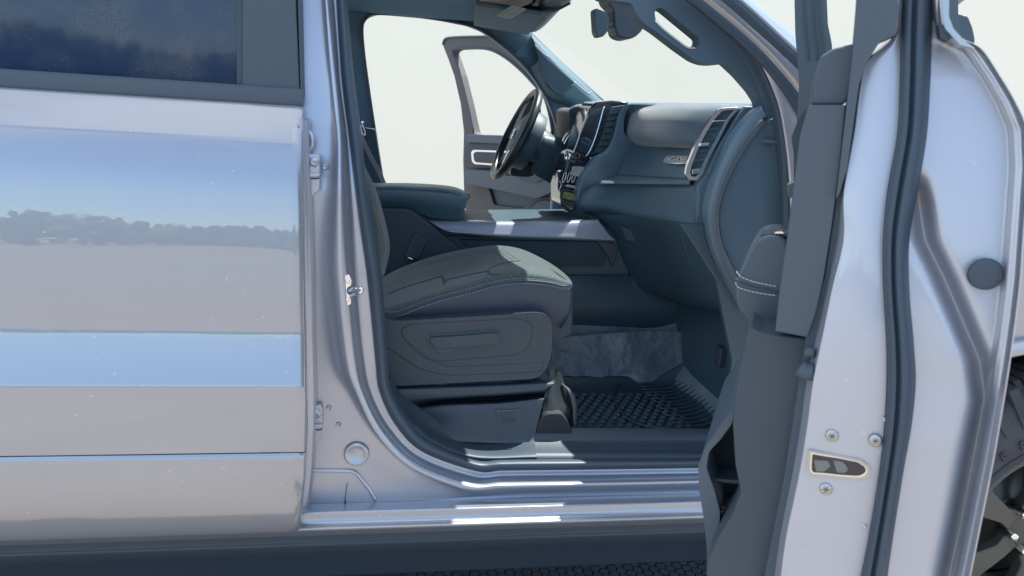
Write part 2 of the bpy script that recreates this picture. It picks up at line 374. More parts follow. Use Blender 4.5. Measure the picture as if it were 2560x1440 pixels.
def skin(name, sec, parent=None):
    rows = []
    for y, z in sec:
        e = edge_x(z); rows.append([V((e + (-1.35 - e) * t, y, z)) for t in (0, .004, .02, .1, .4, 1)])
    for i, (y, z) in enumerate(sec):              # hem rolled in at the edge
        rows[i][0] = V((edge_x(z) , y + .006, z)); rows[i].insert(0, V((edge_x(z), y + .03, z)))
        rows[i][2] = V((edge_x(z) - .003, y + .0004, z))
    o = link(name, grid_mesh(name, rows), PAINT); return o
RD = body(skin('rear_door', secU))
def kid(o, par): o.parent = par; o.matrix_parent_inverse = par.matrix_parent_inverse @ Matrix.Identity(4) if False else Matrix.Identity(4); return o
lowp = kid(skin('lower_panel', secL), RD)
yb, zb = secL[-1]
# inner edge flange of the door
kid(loft('edge_flange', [[V((edge_x(z) + dx, dy, z)) for z in (1.40, 1.36, 1.3, 1.2, .95, .75, .6, .50, .452)] for dx, dy in ((-.006, .012), (.004, .014), (.011, .022), (.013, .05), (-.02, .06))], JAMB, None, 60), RD)
kid(loft('door_bottom', [[V((edge_x(.44), yb + a, zb + c)), V((-1.35, yb + a, zb + c))] for a, c in ((.001, .001), (.012, -.006), (.03, 0), (.05, .03))], JAMB, None, 2), RD)
# belt moulding, glass, black pillar cover
y0, z0 = secU[0]
xe = edge_x(1.43)
kid(loft('belt_moulding', [[V((xe - .001, y0 + a, z0 + c)), V((-1.35, y0 + a, z0 + c))] for a, c in ((.004, -.006), (-.004, -.004), (-.006, .004), (.000, .028), (.006, .034), (.02, .034))], TRIM, None, 2), RD)
kid(prism('window_glass', [(-900, -260), (604, -260), (604, 236), (-900, 134)], .082, .006, TINT, None, 0), RD)
kid(prism('window_channel', [(588, -260), (606, -260), (610, 236), (592, 236)], .076, .012, RUBBER, None, .002), RD)
kid(prism('pillar_cover', [(606, -260), (734, -260), (740, 0), (750, 240), (606, 228)], .064, .03, TRIM, None, .003), RD)
kid(prism('frame_seal', [(736, -260), (742, -260), (752, 0), (760, 243), (752, 246)], .062, .05, RUBBER, None, .001), RD)
# --- B pillar, door aperture and sill, one stamped body side
def Lp(pts, Y): return [(x, y, Y if not isinstance(Y, (list, tuple)) else Y[i]) for i, (x, y) in enumerate(pts)]
J0 = [(700, -60), (700, 120), (700, 219), (700, 344), (700, 450), (700, 560), (700, 700), (700, 900), (700, 1020), (700, 1130), (700, 1262), (935, 1260), (1160, 1252), (1300, 1248), (1500, 1244), (2050, 1230)]
J1 = [(800, -60), (808, 120), (816, 219), (822, 344), (816, 450), (806, 560), (804, 700), (826, 900), (862, 985), (915, 1085), (1005, 1178), (1150, 1234), (1250, 1234), (1320, 1230), (1500, 1226), (2050, 1214)]
J2 = [(808, -60), (822, 120), (832, 219), (844, 344), (845, 450), (844, 560), (846, 700), (866, 900), (892, 985), (942, 1085), (1025, 1168), (1158, 1221), (1250, 1219), (1320, 1217), (1500, 1214), (2050, 1202)]
J3 = [(816, -60), (832, 120), (842, 219), (854, 344), (857, 450), (860, 560), (868, 700), (888, 900), (910, 985), (958, 1078), (1040, 1158), (1170, 1209), (1250, 1208), (1320, 1207), (1500, 1204), (2050, 1192)]
J4 = [(826, -60), (840, 120), (848, 219), (864, 344), (871, 450), (878, 560), (888, 700), (908, 900), (926, 985), (972, 1072), (1048, 1146), (1180, 1194), (1250, 1193), (1320, 1192), (1500, 1190), (2050, 1180)]
J5 = [(838, -60), (849, 120), (857, 219), (873, 344), (886, 450), (899, 560), (918, 700), (938, 900), (948, 978), (988, 1062), (1056, 1130), (1190, 1178), (1250, 1177), (1320, 1176), (1500, 1174), (2050, 1166)]
ND = 150
def dz(l, off):                                    # depth follows the cab's tumblehome above the belt line
    out = []
    for x, y in l:
        z = U(x, y, .05).z; out.append((x, y, off + max(0, z - 1.25) * .16))
    return out
def refine(l):
    q = cr([V((x, y, 0)) for x, y in l], 60); return [(p.x, p.y) for p in q]
BS = body(loft('body_side', [dz(refine(J0), .050), dz(refine(J1), .050), dz(refine(J2), .024), dz(refine(J3), .030), dz(refine(J4), .066), dz(refine(J5), .072)], JAMB, None, ND, 46))
# door seal around the opening
def shift(l, k): return [(a + (c - a) * k, b_ + (d - b_) * k) for (a, b_), (c, d) in zip(J5, l)]
SI = [(862, -60), (878, 120), (888, 219), (905, 344), (914, 450), (934, 560), (955, 700), (970, 900), (978, 972), (1012, 1038), (1070, 1102), (1185, 1150), (1250, 1150), (1320, 1149), (1500, 1148), (2050, 1144)]
SEAL = body(loft('door_seal', [dz(refine(J5), .074), dz(refine(shift(SI, .12)), .055), dz(refine(shift(SI, .5)), .046), dz(refine(shift(SI, .85)), .056), dz(refine(SI), .075), dz(refine(SI), .13)], RUBBER, None, ND, 30))
# --- details on the pillar
kid(disc('body_plug', U(891, 1136, .046), V((0, -1, 0)), [(0, .030), (.003, .028), (.004, .024), (.001, .0215), (.001, .0001)], JAMB), BS)
kid(tube('pressed_rib', [(768, 1176, .050), (850, 1177, .050), (885, 1180, .050), (905, 1200, .05), (925, 1226, .05), (938, 1250, .05)], .0045, JAMB, None, 60), BS)
for x, y in ((812, 417), (822, 1021), (846, 1063)):
    kid(disc('body_dimple', U(x, y, .048), V((0, -1, 0)), [(-.001, .006), (.0015, .0052), (.0015, .004), (-.001, .003), (-.001, .0001)], JAMB, None, 16), BS)
kid(tube('paint_run', [(868, 1208, .048), (864, 1236, .048), (862, 1252, .046)], .0008, RUBBER, None, 8), BS)
kid(tube('drain_lip', [(862, 1252, .046), (866, 1268, .040)], .0018, RUBBER, None, 6), BS)
def hinge(x, y, s=1.0):
    h = body(prism('door_hinge', rnd([(x - 22, y - 28), (x + 14, y - 28), (x + 18, y - 20), (x + 18, y + 32), (x - 22, y + 32)], 9), .030, .016, JAMB, None, .003))
    kid(disc('hinge_bolt', U(x + 3, y - 8, .030), V((0, -1, 0)), [(0, .012), (.003, .012), (.003, .008), (.009, .0075), (.009, .004), (.007, .003), (.007, .0001)], JAMB, None, 6), h)
    kid(prism('hinge_arm', [(x - 22, y + 20), (x + 18, y + 20), (x + 18, y + 28), (x - 22, y + 30)], .022, .02, JAMB, None, .002), h)
    kid(prism('hinge_leaf', [(x - 22, y + 34), (x + 18, y + 34), (x + 17, y + 62), (x + 2, y + 72), (x - 4, y + 92), (x - 22, y + 104)] if s > 1 else [(x - 22, y + 34), (x + 18, y + 34), (x + 14, y + 52), (x, y + 72), (x - 22, y + 80)], .036, .016, JAMB, None, .002), h)
hinge(782, 413, 1.2); hinge(788, 1042)
body(tube('wiring_gaiter', [(752, 318, .06), (771, 328, .046), (781, 350, .042), (775, 374, .046), (754, 388, .06)], .0055, JAMB, None, 30))
st = body(prism('striker', rnd([(862, 688), (874, 686), (880, 700), (878, 716), (868, 720), (868, 730), (878, 744), (878, 762), (866, 766), (860, 740), (858, 706)], 5), .026, .010, CHROME, None, .002))
kid(tube('striker_loop', [(872, 727, .030), (888, 722, .000), (902, 721, -.012), (905, 727, -.012), (898, 733, -.008), (876, 738, .030)], .0042, CHROME, None, 30), st)
for y in (703, 748): kid(disc('striker_bolt', U(870, y, .026), V((0, -1, 0)), [(0, .0055), (.002, .005), (.001, .002), (.001, .0001)], CHROME, None, 12), st)
# --- sill (rocker): section in (Y, z), runs the length of the cab
def zs(x, y, Y): p = U(x, y, Y); return (p.y, p.z)
SEC = [zs(1300, 1246, .050), zs(1300, 1250, .034), zs(1300, 1262, .006), zs(1300, 1268, -.004), zs(1300, 1283, -.007), zs(1300, 1294, -.012), zs(1300, 1302, -.022), zs(1300, 1308, -.026), zs(1300, 1314, -.018), zs(1300, 1322, .008)]
SECB = [zs(1300, 1322, .012), zs(1300, 1336, .016), zs(1300, 1343, .013), zs(1300, 1350, .018), zs(1300, 1362, .05), zs(1300, 1372, .12)]
body(link('rocker_panel', grid_mesh('rocker_panel', [[V((-1.6, y, z)), V((1.16, y, z))] for y, z in [tuple(p)[:2] for p in cr([V((a, b_, 0)) for a, b_ in SEC], 60)]]), PAINT))
body(link('rocker_flange', grid_mesh('rocker_flange', [[V((-1.6, y, z)), V((1.16, y, z))] for y, z in [tuple(p)[:2] for p in cr([V((a, b_, 0)) for a, b_ in SECB], 30)]]), PLAST))
body(box('frame_rail', (0, .36, .225), (3.6, .10, .27), DARKU, None, .01))
body(box('underbody', (.0, 1.0, .38), (3.2, 1.7, .04), DARKU, None, .005))
# --- sill trim inside the seal and floor
sp = body(loft('sill_trim', [[U(x, y, Y), U(x2, y2, Y)] for x, y, x2, y2, Y in ((1343, 1150, 1900, 1146, .085), (1341, 1138, 1900, 1136, .090), (1339, 1130, 1900, 1131, .105), (1335, 1104, 1900, 1104, .165), (1335, 1099, 1900, 1100, .17), (1335, 1070, 1900, 1074, .185), (1335, 1068, 1900, 1072, .20))], PLAST, None, 2))
for i in range(7):
    yy = 1106 + i * 3.1; kid(tube('tread_rib', [U(1425, yy, .158 - i * .008), U(1900, yy + .5, .158 - i * .008)], .0008, PLAST_D, None, 2, 6), sp)
body(loft('pillar_sill_trim', [[(970, 960, .09), (985, 1010, .09), (1020, 1062, .09), (1080, 1112, .09), (1185, 1150, .086), (1342, 1150, .086)],
    [(974, 950, .10), (992, 1005, .10), (1030, 1055, .10), (1090, 1102, .10), (1190, 1138, .092), (1341, 1137, .092)],
    [(976, 950, .14), (1000, 1000, .15), (1045, 1050, .16), (1105, 1090, .165), (1200, 1110, .165), (1336, 1100, .168)],
    [(976, 940, .2), (1000, 980, .2), (1050, 1020, .2), (1110, 1060, .2), (1200, 1080, .2), (1336, 1070, .2)]], PLAST, None, 60, 20))
FZ = .555
body(box('cab_floor', (.30, 1.02, FZ - .04), (2.6, 1.74, .03), CARPET, None, .004))
body(loft('floor_carpet', [[V((x, .19, FZ - .01)), V((x, .3, FZ - .015)), V((x, .60, FZ - .01)), V((x, .70, FZ + .02)), V((x, .76, FZ + .16)), V((x, .80, FZ + .22))] for x in (-.3, .2, .5, .8, .95)] + [[V((1.08, .19, FZ + .10)), V((1.08, .3, FZ + .1)), V((1.08, .6, FZ + .1)), V((1.06, .70, FZ + .12)), V((1.04, .76, FZ + .18)), V((1.0, .80, FZ + .24))]], CARPET, None, 40, 40, .01))
# floor mat: lies on the carpet
fm = thing('floor_mat', 'black moulded rubber floor mat lying in the front footwell', 'floor mat', loc=(.75, .45, FZ))
def wk(o, par): o.parent = par; o.matrix_parent_inverse = Matrix.Translation(-V(par.location)); return o
mb = wk(loft('mat_base', [[V((x, y, FZ + h)) for y, h in ((.205, .03), (.22, .004), (.4, .002), (.60, .002), (.66, .03))] for x in (.44, .6, .78, .92)] + [[V((x, y, FZ + h + k)) for y, h in ((.205, .03), (.22, .004), (.4, .002), (.60, .002), (.66, .03))] for x, k in ((1.0, .03), (1.12, .12))], MATR, None, 30, 40, .006, 1), fm)
def pebbles():
    bm = bmesh.new()
    for i in range(15):
        for j in range(13):
            x = .47 + i * .031 + (.0155 if j % 2 else 0); y = .235 + j * .026
            if x > .92: continue
            r = .0125
            top = [bm.verts.new((x + r * .55 * math.cos(q), y + r * .45 * math.sin(q), FZ + .013)) for q in [k * math.pi / 3 for k in range(6)]]
            bot = [bm.verts.new((x + r * math.cos(q), y + r * .8 * math.sin(q), FZ + .004)) for q in [k * math.pi / 3 for k in range(6)]]
            bm.faces.new(top)
            for k in range(6): bm.faces.new((bot[k], bot[(k + 1) % 6], top[(k + 1) % 6], top[k]))
    me = bpy.data.meshes.new('tread_pattern'); bm.to_mesh(me); bm.free(); return me
wk(link('tread_pattern', pebbles(), MATR, None, False), fm)
wk(disc('mat_grommet', V((.56, .245, FZ + .012)), V((0, 0, 1)), [(0, .026), (.005, .024), (.005, .018), (0, .016), (0, .0001)], MATR), fm)
for i in range(16):
    y = .23 + i * .027
    wk(tube('heel_rib', [V((.86, y, FZ + .012)), V((.98, y, FZ + .024)), V((1.10, y, FZ + .11))], .003, MATR, None, 10, 6), fm)
wk(tube('mat_ridge', [V((.80, .64, FZ + .012)), V((.74, .5, FZ + .012)), V((.76, .30, FZ + .012)), V((.98, .215, FZ + .03))], .0035, PLAST, None, 30, 6), fm)
# --- tunnel side and firewall
body(loft('tunnel_side', [[(1150, 690, .79), (1300, 690, .79), (1500, 690, .79), (1700, 690, .79), (1900, 690, .79)], [(1150, 830, .765), (1330, 846, .765), (1480, 832, .765), (1660, 826, .765), (1900, 850, .765)], ], PLAST_D, None, 40, 2, .01))
FSH = body(loft('tunnel_carpet', [[(1150, 838, .755), (1330, 848, .755), (1480, 834, .755), (1660, 828, .755), (1900, 850, .755)], [(1150, 925, .72), (1360, 925, .715), (1500, 935, .71), (1600, 945, .70), (1900, 950, .70)], [(1150, 990, .66), (1360, 990, .66), (1500, 1000, .65), (1600, 1010, .65), (1900, 1010, .65)]], mat('floor_sheet', (0.080, 0.112, 0.149), .42, bump=('noise', 14, .7, .03), var=(6, (.14, .17, .21))), None, 40, 20))
from mathutils import noise as MN
for v_ in FSH.data.vertices:
    q = v_.co; k = max(0, min(1, (.80 - q.y) * 12))
    v_.co += V((0, -.045, .012)) + V((0, -1, .4)) * (abs(MN.noise(V((q.x * 9, q.y * 5, q.z * 16)))) * .022 + MN.noise(q * 34) * .0025) * k

body(prism('firewall', [(1500, 560), (2000, 560), (2000, 1010), (1820, 1010), (1640, 950), (1500, 900)], .83, .02, PLAST_D, None, .004))
body(loft('toe_board', [[V((1.16, .12, FZ - .03)), V((1.16, .8, FZ - .03))], [V((1.16, .12, FZ + .15)), V((1.16, .8, FZ + .15))], [V((1.22, .12, 1.3)), V((1.22, .8, 1.3))]], PLAST_D, None, 2, 6, .01))
body(prism('kick_panel', [(1700, 560), (2010, 560), (2010, 1100), (1810, 1100), (1830, 900), (1790, 700)], .16, .02, PLAST_D, None, .004))
body(box('footwell_vent', tuple(UX(1800, 890, 1.02)), (.02, .04, .06), PLAST, None, .004))
# ================================================================ SEAT (passenger)
C3 = [(930, 782), (953, 782), (994, 784), (1056, 760), (1119, 741), (1181, 725), (1244, 708), (1306, 702), (1369, 707), (1410, 716), (1429, 712)]
def sl_(ys, Y, x0=0): return [(x + x0, y, Y) for (x, _), y in zip(C3, ys)]
X3 = [p[0] for p in C3]
rowsS = [sl_([835, 835, 835, 833, 831, 830, 830, 838, 850, 842, 834], .262), sl_([812, 812, 812, 800, 790, 784, 780, 778, 782, 786, 782], .243),
         sl_([790, 790, 792, 772, 755, 740, 726, 720, 724, 730, 724], .232), sl_([p[1] for p in C3], .234)]
rowsT = [sl_([p[1] for p in C3], .234), sl_([772, 772, 766, 745, 727, 710, 690, 683, 690, 702, 709], .245), sl_([762, 762, 752, 733, 714, 697, 676, 672, 682, 698, 707], .285),
         sl_([742, 742, 736, 718, 702, 688, 666, 663, 677, 695, 707], .36), sl_([722, 722, 716, 698, 684, 670, 652, 651, 667, 689, 706], .46),
         sl_([706, 706, 690, 672, 656, 643, 634, 640, 663, 688, 706], .56), sl_([698, 696, 674, 650, 632, 620, 614, 624, 655, 684, 706], .66), sl_([735, 735, 712, 690, 675, 660, 655, 660, 690, 712, 725], .73)]
def seat_rows(rows, drop=(.0, .0)):
    out = []
    for r in rows:
        P = [U(*p) for p in r]; q = P[-1]
        out.append(P + [q + V((.004, 0, -.03)), q + V((.0, 0, -.09)), q + V((-.02, 0, -.13))])
    return out
SC = body(loft('seat', [[p for p in r] for r in seat_rows(rowsT)], FABRIC, None, 80, 60))
kid(loft('seat_side_bolster', [[U(*p) for p in r] + [U(*r[-1]) + V((.003, .03, 0)), U(*r[-1]) + V((-.015, .2, 0))] for r in rowsS], VINYL, None, 80, 24), SC)
kid(loft('seat_front_skirt', [[V((.466, .26, .95 - i * .022)), V((.468, .48, .955 - i * .022)), V((.466, .70, .95 - i * .022))] for i in range(0, 5)], VINYL, None, 12), SC)
def offs(l, dy): return [(x, y + dy, Y) for x, y, Y in l]
from mathutils.bvhtree import BVHTree
bpy.context.view_layer.update()
BV = BVHTree.FromPolygons([v.co.copy() for v in SC.data.vertices], [tuple(p.vertices) for p in SC.data.polygons])
def UB(x, y, Y=None):
    d = ray(x, y).normalized(); h = BV.ray_cast(CAM, d)
    if h[0] is None: return U(x, y, Y or .4)
    n = h[1] if h[1].dot(d) < 0 else -h[1]
    return h[0] + n * .0012
seam = sl_([p[1] for p in C3], .226)[1:]
kid(tube('piping', offs(seam, -1), .0022, VINYL, None, 90, 8), SC)
def stitches(name, pts, par, T=U, rad=.0009, step=.009, ln=.006, m=STITCH, n=None):
    P = [p if isinstance(p, Vector) else T(*p) for p in pts]; P = cr(P, 400); bm = bmesh.new(); acc = 0; i = 0
    L = [0]
    for a, b_ in zip(P, P[1:]): L.append(L[-1] + (b_ - a).length)
    def at(s):
        for k in range(len(L) - 1):
            if L[k + 1] >= s: return P[k].lerp(P[k + 1], (s - L[k]) / max(1e-9, L[k + 1] - L[k]))
        return P[-1]
    s = 0
    while s + ln < L[-1]:
        a, b_ = at(s), at(s + ln); d = (b_ - a).normalized(); u = d.orthogonal().normalized() * rad; w = d.cross(u).normalized() * rad
        v = [bm.verts.new(p + q) for p in (a, b_) for q in (u, w, -u, -w)]
        for k in range(4): bm.faces.new((v[k], v[(k + 1) % 4], v[4 + (k + 1) % 4], v[4 + k]))
        s += step
    me = bpy.data.meshes.new(name); bm.to_mesh(me); bm.free(); o = link(name, me, m); 
    if par: kid(o, par)
    return o
SD = mat('seat_stitch', (.21, .25, .28), .8)
stitches('stitching', offs(seam, 7), SC, m=SD); stitches('stitching', offs(sl_([p[1] for p in C3], .229)[1:], -6), SC, m=SD)
def dense(l, k=40): return [UB(p.x, p.y) for p in cr([V((x, y, 0)) for x, y in l], k)]
stitches('stitching', dense([(955, 757), (1056, 729), (1119, 711), (1181, 694), (1215, 684)]), SC, m=SD)
stitches('stitching', dense([(975, 690), (1025, 670), (1100, 645), (1181, 627), (1225, 623), (1262, 630), (1292, 648)]), SC, m=SD)
stitches('stitching', dense([(1160, 637), (1181, 632), (1225, 628), (1256, 634), (1284, 651)]), SC, m=SD)
for l in ([(1104, 690), (1110, 700), (1110, 712)], [(1300, 652), (1262, 658), (1232, 668), (1220, 678), (1228, 686), (1252, 688)], [(970, 735), (1020, 716), (1104, 691)], [(1112, 702), (1160, 690), (1222, 678)]):
    kid(tube('seat_seam', dense(l, 30), .0016, PLAST_D, raw=True, seg=6), SC)
# backrest: mostly behind the pillar
BKp = [(.24, 0), (.235, .03), (.26, .06), (.36, .075), (.5, .06), (.62, .075), (.70, .05), (.72, 0), (.70, -.06), (.48, -.08), (.26, -.06), (.24, 0)]
def bk(zz, x, k=1): return [V((x + dx * k, y, zz)) for y, dx in BKp]
front = [(1.02, -.07), (1.10, -.08), (1.18, -.12), (1.28, -.17), (1.40, -.21), (1.55, -.17), (1.66, -.22)]
BKR = body(loft('backrest', [bk(z, x) for z, x in front] + [[V((-.26, y, 1.69)) for y, _ in BKp]], FABRIC2, None, 60, 40))
body(loft('driver_backrest', [[p + V((-.16, .78, 0)) for p in bk(z, x)] for z, x in front] + [[V((-.42, y + .78, 1.69)) for y, _ in BKp]], FABRIC2, None, 40, 24))
body(loft('driver_seat', [[V((-.18, 1.06 + y, 1.00)), V((.1, 1.06 + y, 1.0 + h)), V((.25, 1.06 + y, .985 + h)), V((.30, 1.06 + y, .93))] for y, h in ((-.04, -.1), (-.03, .0), (.05, .02), (.2, .0), (.4, .02), (.47, 0), (.48, -.1))], FABRIC, None, 30, 30))
# outboard bolster of the backrest that shows past the pillar trim
BB = [[(905, 380, .34), (916, 425, .32), (942, 478, .31), (960, 540, .30), (972, 592, .30), (974, 630, .30), (962, 684, .30)],
      [(898, 380, .27), (908, 425, .26), (930, 478, .255), (946, 540, .25), (956, 592, .25), (958, 640, .25), (950, 700, .25)],
      [(880, 380, .24), (890, 425, .235), (908, 478, .235), (926, 540, .23), (936, 592, .23), (940, 660, .23), (938, 730, .23)],
      [(850, 380, .25), (860, 450, .25), (870, 520, .25), (880, 590, .25), (890, 660, .25), (890, 700, .25), (890, 730, .25)]]
kid(loft('backrest_bolster', BB, FABRIC, None, 40, 24), BKR)
stitches('stitching', [(922, 436, .245), (938, 478, .245), (950, 540, .24), (962, 590, .24), (964, 625, .24), (958, 655, .24)], BKR, m=SD)
# plastic side shield, lever, recliner etc.
SH = body(prism('seat_side_shield', rnd([(930, 785), (956, 792), (985, 803), (1180, 792), (1338, 782), (1366, 786), (1381, 806), (1380, 880), (1366, 925), (1340, 947), (1180, 956), (930, 968)], 16), .205, .05, PLAST, None, .007, seg=5))
kid(prism('shield_recess', rnd([(1000, 828), (1018, 812), (1150, 805), (1296, 797), (1330, 808), (1332, 840), (1316, 876), (1288, 888), (1180, 898), (1100, 904), (1070, 898), (1010, 850)], 14), .2015, .006, PLAST, None, .003), SH)
kid(prism('shield_fold', rnd([(940, 800), (965, 812), (1000, 850), (1060, 895), (1120, 918), (1340, 908), (1360, 905), (1356, 930), (1120, 940), (1050, 925), (940, 850)], 18), .2025, .006, PLAST, None, .005, seg=5), SH)
kid(prism('lever_well', rnd([(1062, 842), (1100, 836), (1246, 826), (1256, 834), (1256, 858), (1244, 868), (1136, 874), (1126, 884), (1104, 886), (1086, 876)], 8), .1985, .004, PLAST_D, None, .002), SH)
kid(prism('seat_lever', rnd([(1072, 846), (1236, 833), (1250, 836), (1250, 858), (1240, 863), (1105, 874), (1090, 872), (1078, 860)], 9), .186, .014, PLAST, None, .004, seg=4), SH)
# pedestal cover
PC = body(loft('seat_pedestal', [[(960, 966, .225), (1100, 962, .225), (1250, 958, .225), (1385, 950, .225)],
    [(975, 978, .205), (1100, 972, .205), (1250, 966, .205), (1384, 958, .205)],
    [(985, 1000, .20), (1080, 992, .20), (1250, 984, .20), (1362, 975, .20)],
    [(1000, 1010, .205), (1090, 998, .21), (1250, 988, .215), (1362, 980, .215)],
    [(1010, 1022, .22), (1090, 1006, .27), (1250, 996, .275), (1362, 990, .27)],
    [(1020, 1032, .22), (1100, 1012, .215), (1250, 1008, .20), (1362, 994, .20)],
    [(1030, 1045, .22), (1120, 1022, .195), (1250, 1014, .185), (1358, 1004, .185)],
    [(1040, 1060, .22), (1130, 1060, .185), (1250, 1060, .178), (1345, 1055, .178)],
    [(1060, 1078, .20), (1130, 1088, .175), (1250, 1092, .17), (1336, 1090, .17)],
    [(1080, 1092, .19), (1130, 1102, .165), (1250, 1108, .16), (1336, 1106, .16)]], PLAST, None, 60, 70))
bd = kid(prism('embossed_badge', rnd([(1240, 1026), (1298, 1024), (1299, 1058), (1258, 1063), (1250, 1055)], 4), .1765, .004, PLAST_L, None, .001), PC)
kid(prism('badge_inset', rnd([(1245, 1029), (1295, 1027), (1296, 1056), (1260, 1060), (1253, 1053)], 3), .1755, .002, PLAST, None, .0008), PC)
for k in range(3): kid(tube('badge_groove', [(1255 + k * 12, 1033, .1745), (1262 + k * 12, 1044, .1745), (1258 + k * 12, 1056, .1745)], .0012, PLAST_L, None, 10, 6), PC)
body(loft('pedestal_nose', [[(1380, 915, .24), (1372, 950, .23), (1362, 985, .22), (1356, 1030, .20), (1345, 1060, .19)],
    [(1392, 925, .25), (1392, 955, .235), (1385, 985, .215), (1385, 1030, .195), (1375, 1060, .185)],
    [(1400, 930, .28), (1412, 970, .27), (1420, 1005, .25), (1425, 1030, .23), (1410, 1062, .22)],
    [(1400, 930, .36), (1420, 970, .36), (1432, 1005, .34), (1436, 1040, .33), (1430, 1080, .3)]], mat('nose_vinyl', (.022, .030, .034), .42, bump=('noise', 220, .35, .002)), None, 30, 30))
body(prism('pedestal_bracket', rnd([(1337, 1100), (1342, 1062), (1365, 1034), (1405, 1032), (1425, 1060), (1438, 1100)], 12), .178, .05, mat('bracket_cover', (.012, .017, .022), .75), None, .006))
body(tube('seat_strap', [(1372, 860, .30), (1382, 878, .30), (1378, 900, .30), (1366, 925, .29), (1380, 945, .28)], .004, PLAST_D, None, 30))
body(loft('carpet_flap', [[(1405, 958, .24), (1420, 975, .235), (1432, 1005, .23), (1436, 1060, .225), (1436, 1098, .22)], [(1408, 960, .26), (1432, 980, .25), (1442, 1010, .25), (1442, 1060, .25), (1440, 1098, .25)]], mat('flap_vinyl', (.09, .10, .11), .6), None, 30, 4, .003))
# buckle
BU = body(prism('belt_buckle', rnd([(1036, 585), (1069, 601), (1048, 650), (1015, 641)], 4), .745, .03, PLAST, None, .004))
kid(tube('buckle_slot', [(1020, 643, .742), (1034, 651, .742)], .003, CHROME, None, 4), BU)
# ================================================================ CONSOLE
CO = body(prism('centre_console', [(900, 520), (1040, 515), (1080, 556), (1500, 552), (1560, 600), (1580, 700), (1540, 846), (1150, 846), (900, 846)], .80, .30, PLAST_D, None, .012))
kid(loft('console_side_trim', [[(1070, 551, .80), (1250, 553, .80), (1380, 552, .80), (1490, 548, .80)], [(1078, 556, .775), (1250, 558, .775), (1380, 559, .775), (1496, 552, .775)], [(1105, 572, .76), (1250, 578, .76), (1380, 582, .76), (1522, 586, .76)], [(1128, 581, .755), (1250, 590, .755), (1380, 594, .755), (1536, 600, .755)], [(1130, 585, .775), (1250, 594, .775), (1380, 599, .775), (1536, 604, .775)]], mat('console_silver_grey', (.235, .285, .36), .36, .2, bump=('noise', 1500, .08, .0005)), None, 50, 20), CO)
kid(loft('console_chrome_edge', [[(1160, 553, .80), (1260, 557, .795), (1360, 561, .795), (1420, 554, .80), (1490, 550, .80)], [(1160, 549, .82), (1260, 553, .82), (1360, 557, .82), (1420, 550, .82), (1490, 547, .82)]], CHROME, None, 40, 3, .003), CO)
kid(loft('console_far_edge', [[(1165, 531, 1.08), (1300, 533, 1.08), (1372, 535, 1.08)], [(1165, 527, 1.10), (1300, 529, 1.10), (1372, 531, 1.10)]], CHROME, None, 20, 3, .004), CO)
kid(prism3('console_top', [[U(1150, 553, .82), U(1490, 551, .82), U(1440, 533, 1.12), U(1165, 531, 1.12)]], V((0, 0, -.03)), GLOSS, None, .004), CO)
kid(prism('console_pocket', rnd([(1148, 600), (1490, 604), (1516, 640), (1508, 664), (1390, 664), (1200, 640)], 10), .782, .004, mat('pocket_dark', (0.019, 0.042, 0.063), .8), None, .002), CO)
kid(prism('console_side_upper', [(1060, 588), (1530, 606), (1545, 625), (1530, 668), (1520, 640), (1490, 602), (1150, 598), (1180, 630), (1120, 620)], .785, .014, PLAST, None, .003), CO)
kid(prism('console_rear_shield', rnd([(890, 522), (1000, 520), (1030, 524), (1078, 562), (1148, 622), (1180, 700), (890, 760)], 14), .765, .04, PLAST, None, .006), CO)
AR = kid(loft('armrest', [[U(x, y, Y) for x, y, Y in r] for r in (
    [(925, 520, .79), (1000, 521, .79), (1030, 526, .79), (1075, 542, .79), (1120, 549, .79), (1150, 547, .79), (1160, 530, .80)],
    [(925, 500, .765), (1000, 500, .765), (1040, 505, .765), (1090, 512, .765), (1130, 520, .765), (1158, 520, .77), (1168, 505, .79)],
    [(925, 478, .76), (1000, 478, .76), (1040, 481, .76), (1090, 485, .76), (1130, 490, .76), (1160, 498, .765), (1173, 494, .79)],
    [(925, 468, .775), (1000, 468, .775), (1040, 471, .775), (1090, 474, .775), (1130, 479, .775), (1160, 487, .78), (1172, 490, .80)],
    [(925, 462, .82), (1000, 462, .82), (1040, 464, .82), (1090, 466, .82), (1130, 471, .82), (1155, 478, .82), (1168, 486, .84)],
    [(925, 458, .95), (1000, 458, .95), (1040, 459, .95), (1090, 462, .95), (1130, 467, .95), (1155, 474, .95), (1166, 482, .95)],
    [(925, 462, 1.12), (1000, 462, 1.12), (1040, 463, 1.12), (1090, 466, 1.12), (1130, 470, 1.12), (1150, 477, 1.10), (1160, 486, 1.08)],
    [(925, 500, 1.14), (1000, 500, 1.14), (1040, 501, 1.14), (1090, 506, 1.14), (1130, 508, 1.14), (1150, 512, 1.12), (1158, 514, 1.10)])], LEATHER, None, 50, 60), CO)
kid(tube('armrest_front', [(1166, 492, .80), (1167, 488, .95), (1160, 488, 1.08)], .012, LEATHER, None, 12), CO)
kid(tube('armrest_seam', [(925, 472, .762), (1040, 475, .762), (1100, 479, .762), (1140, 484, .764), (1168, 494, .775)], .0009, PLAST_D, None, 40, 6), CO)
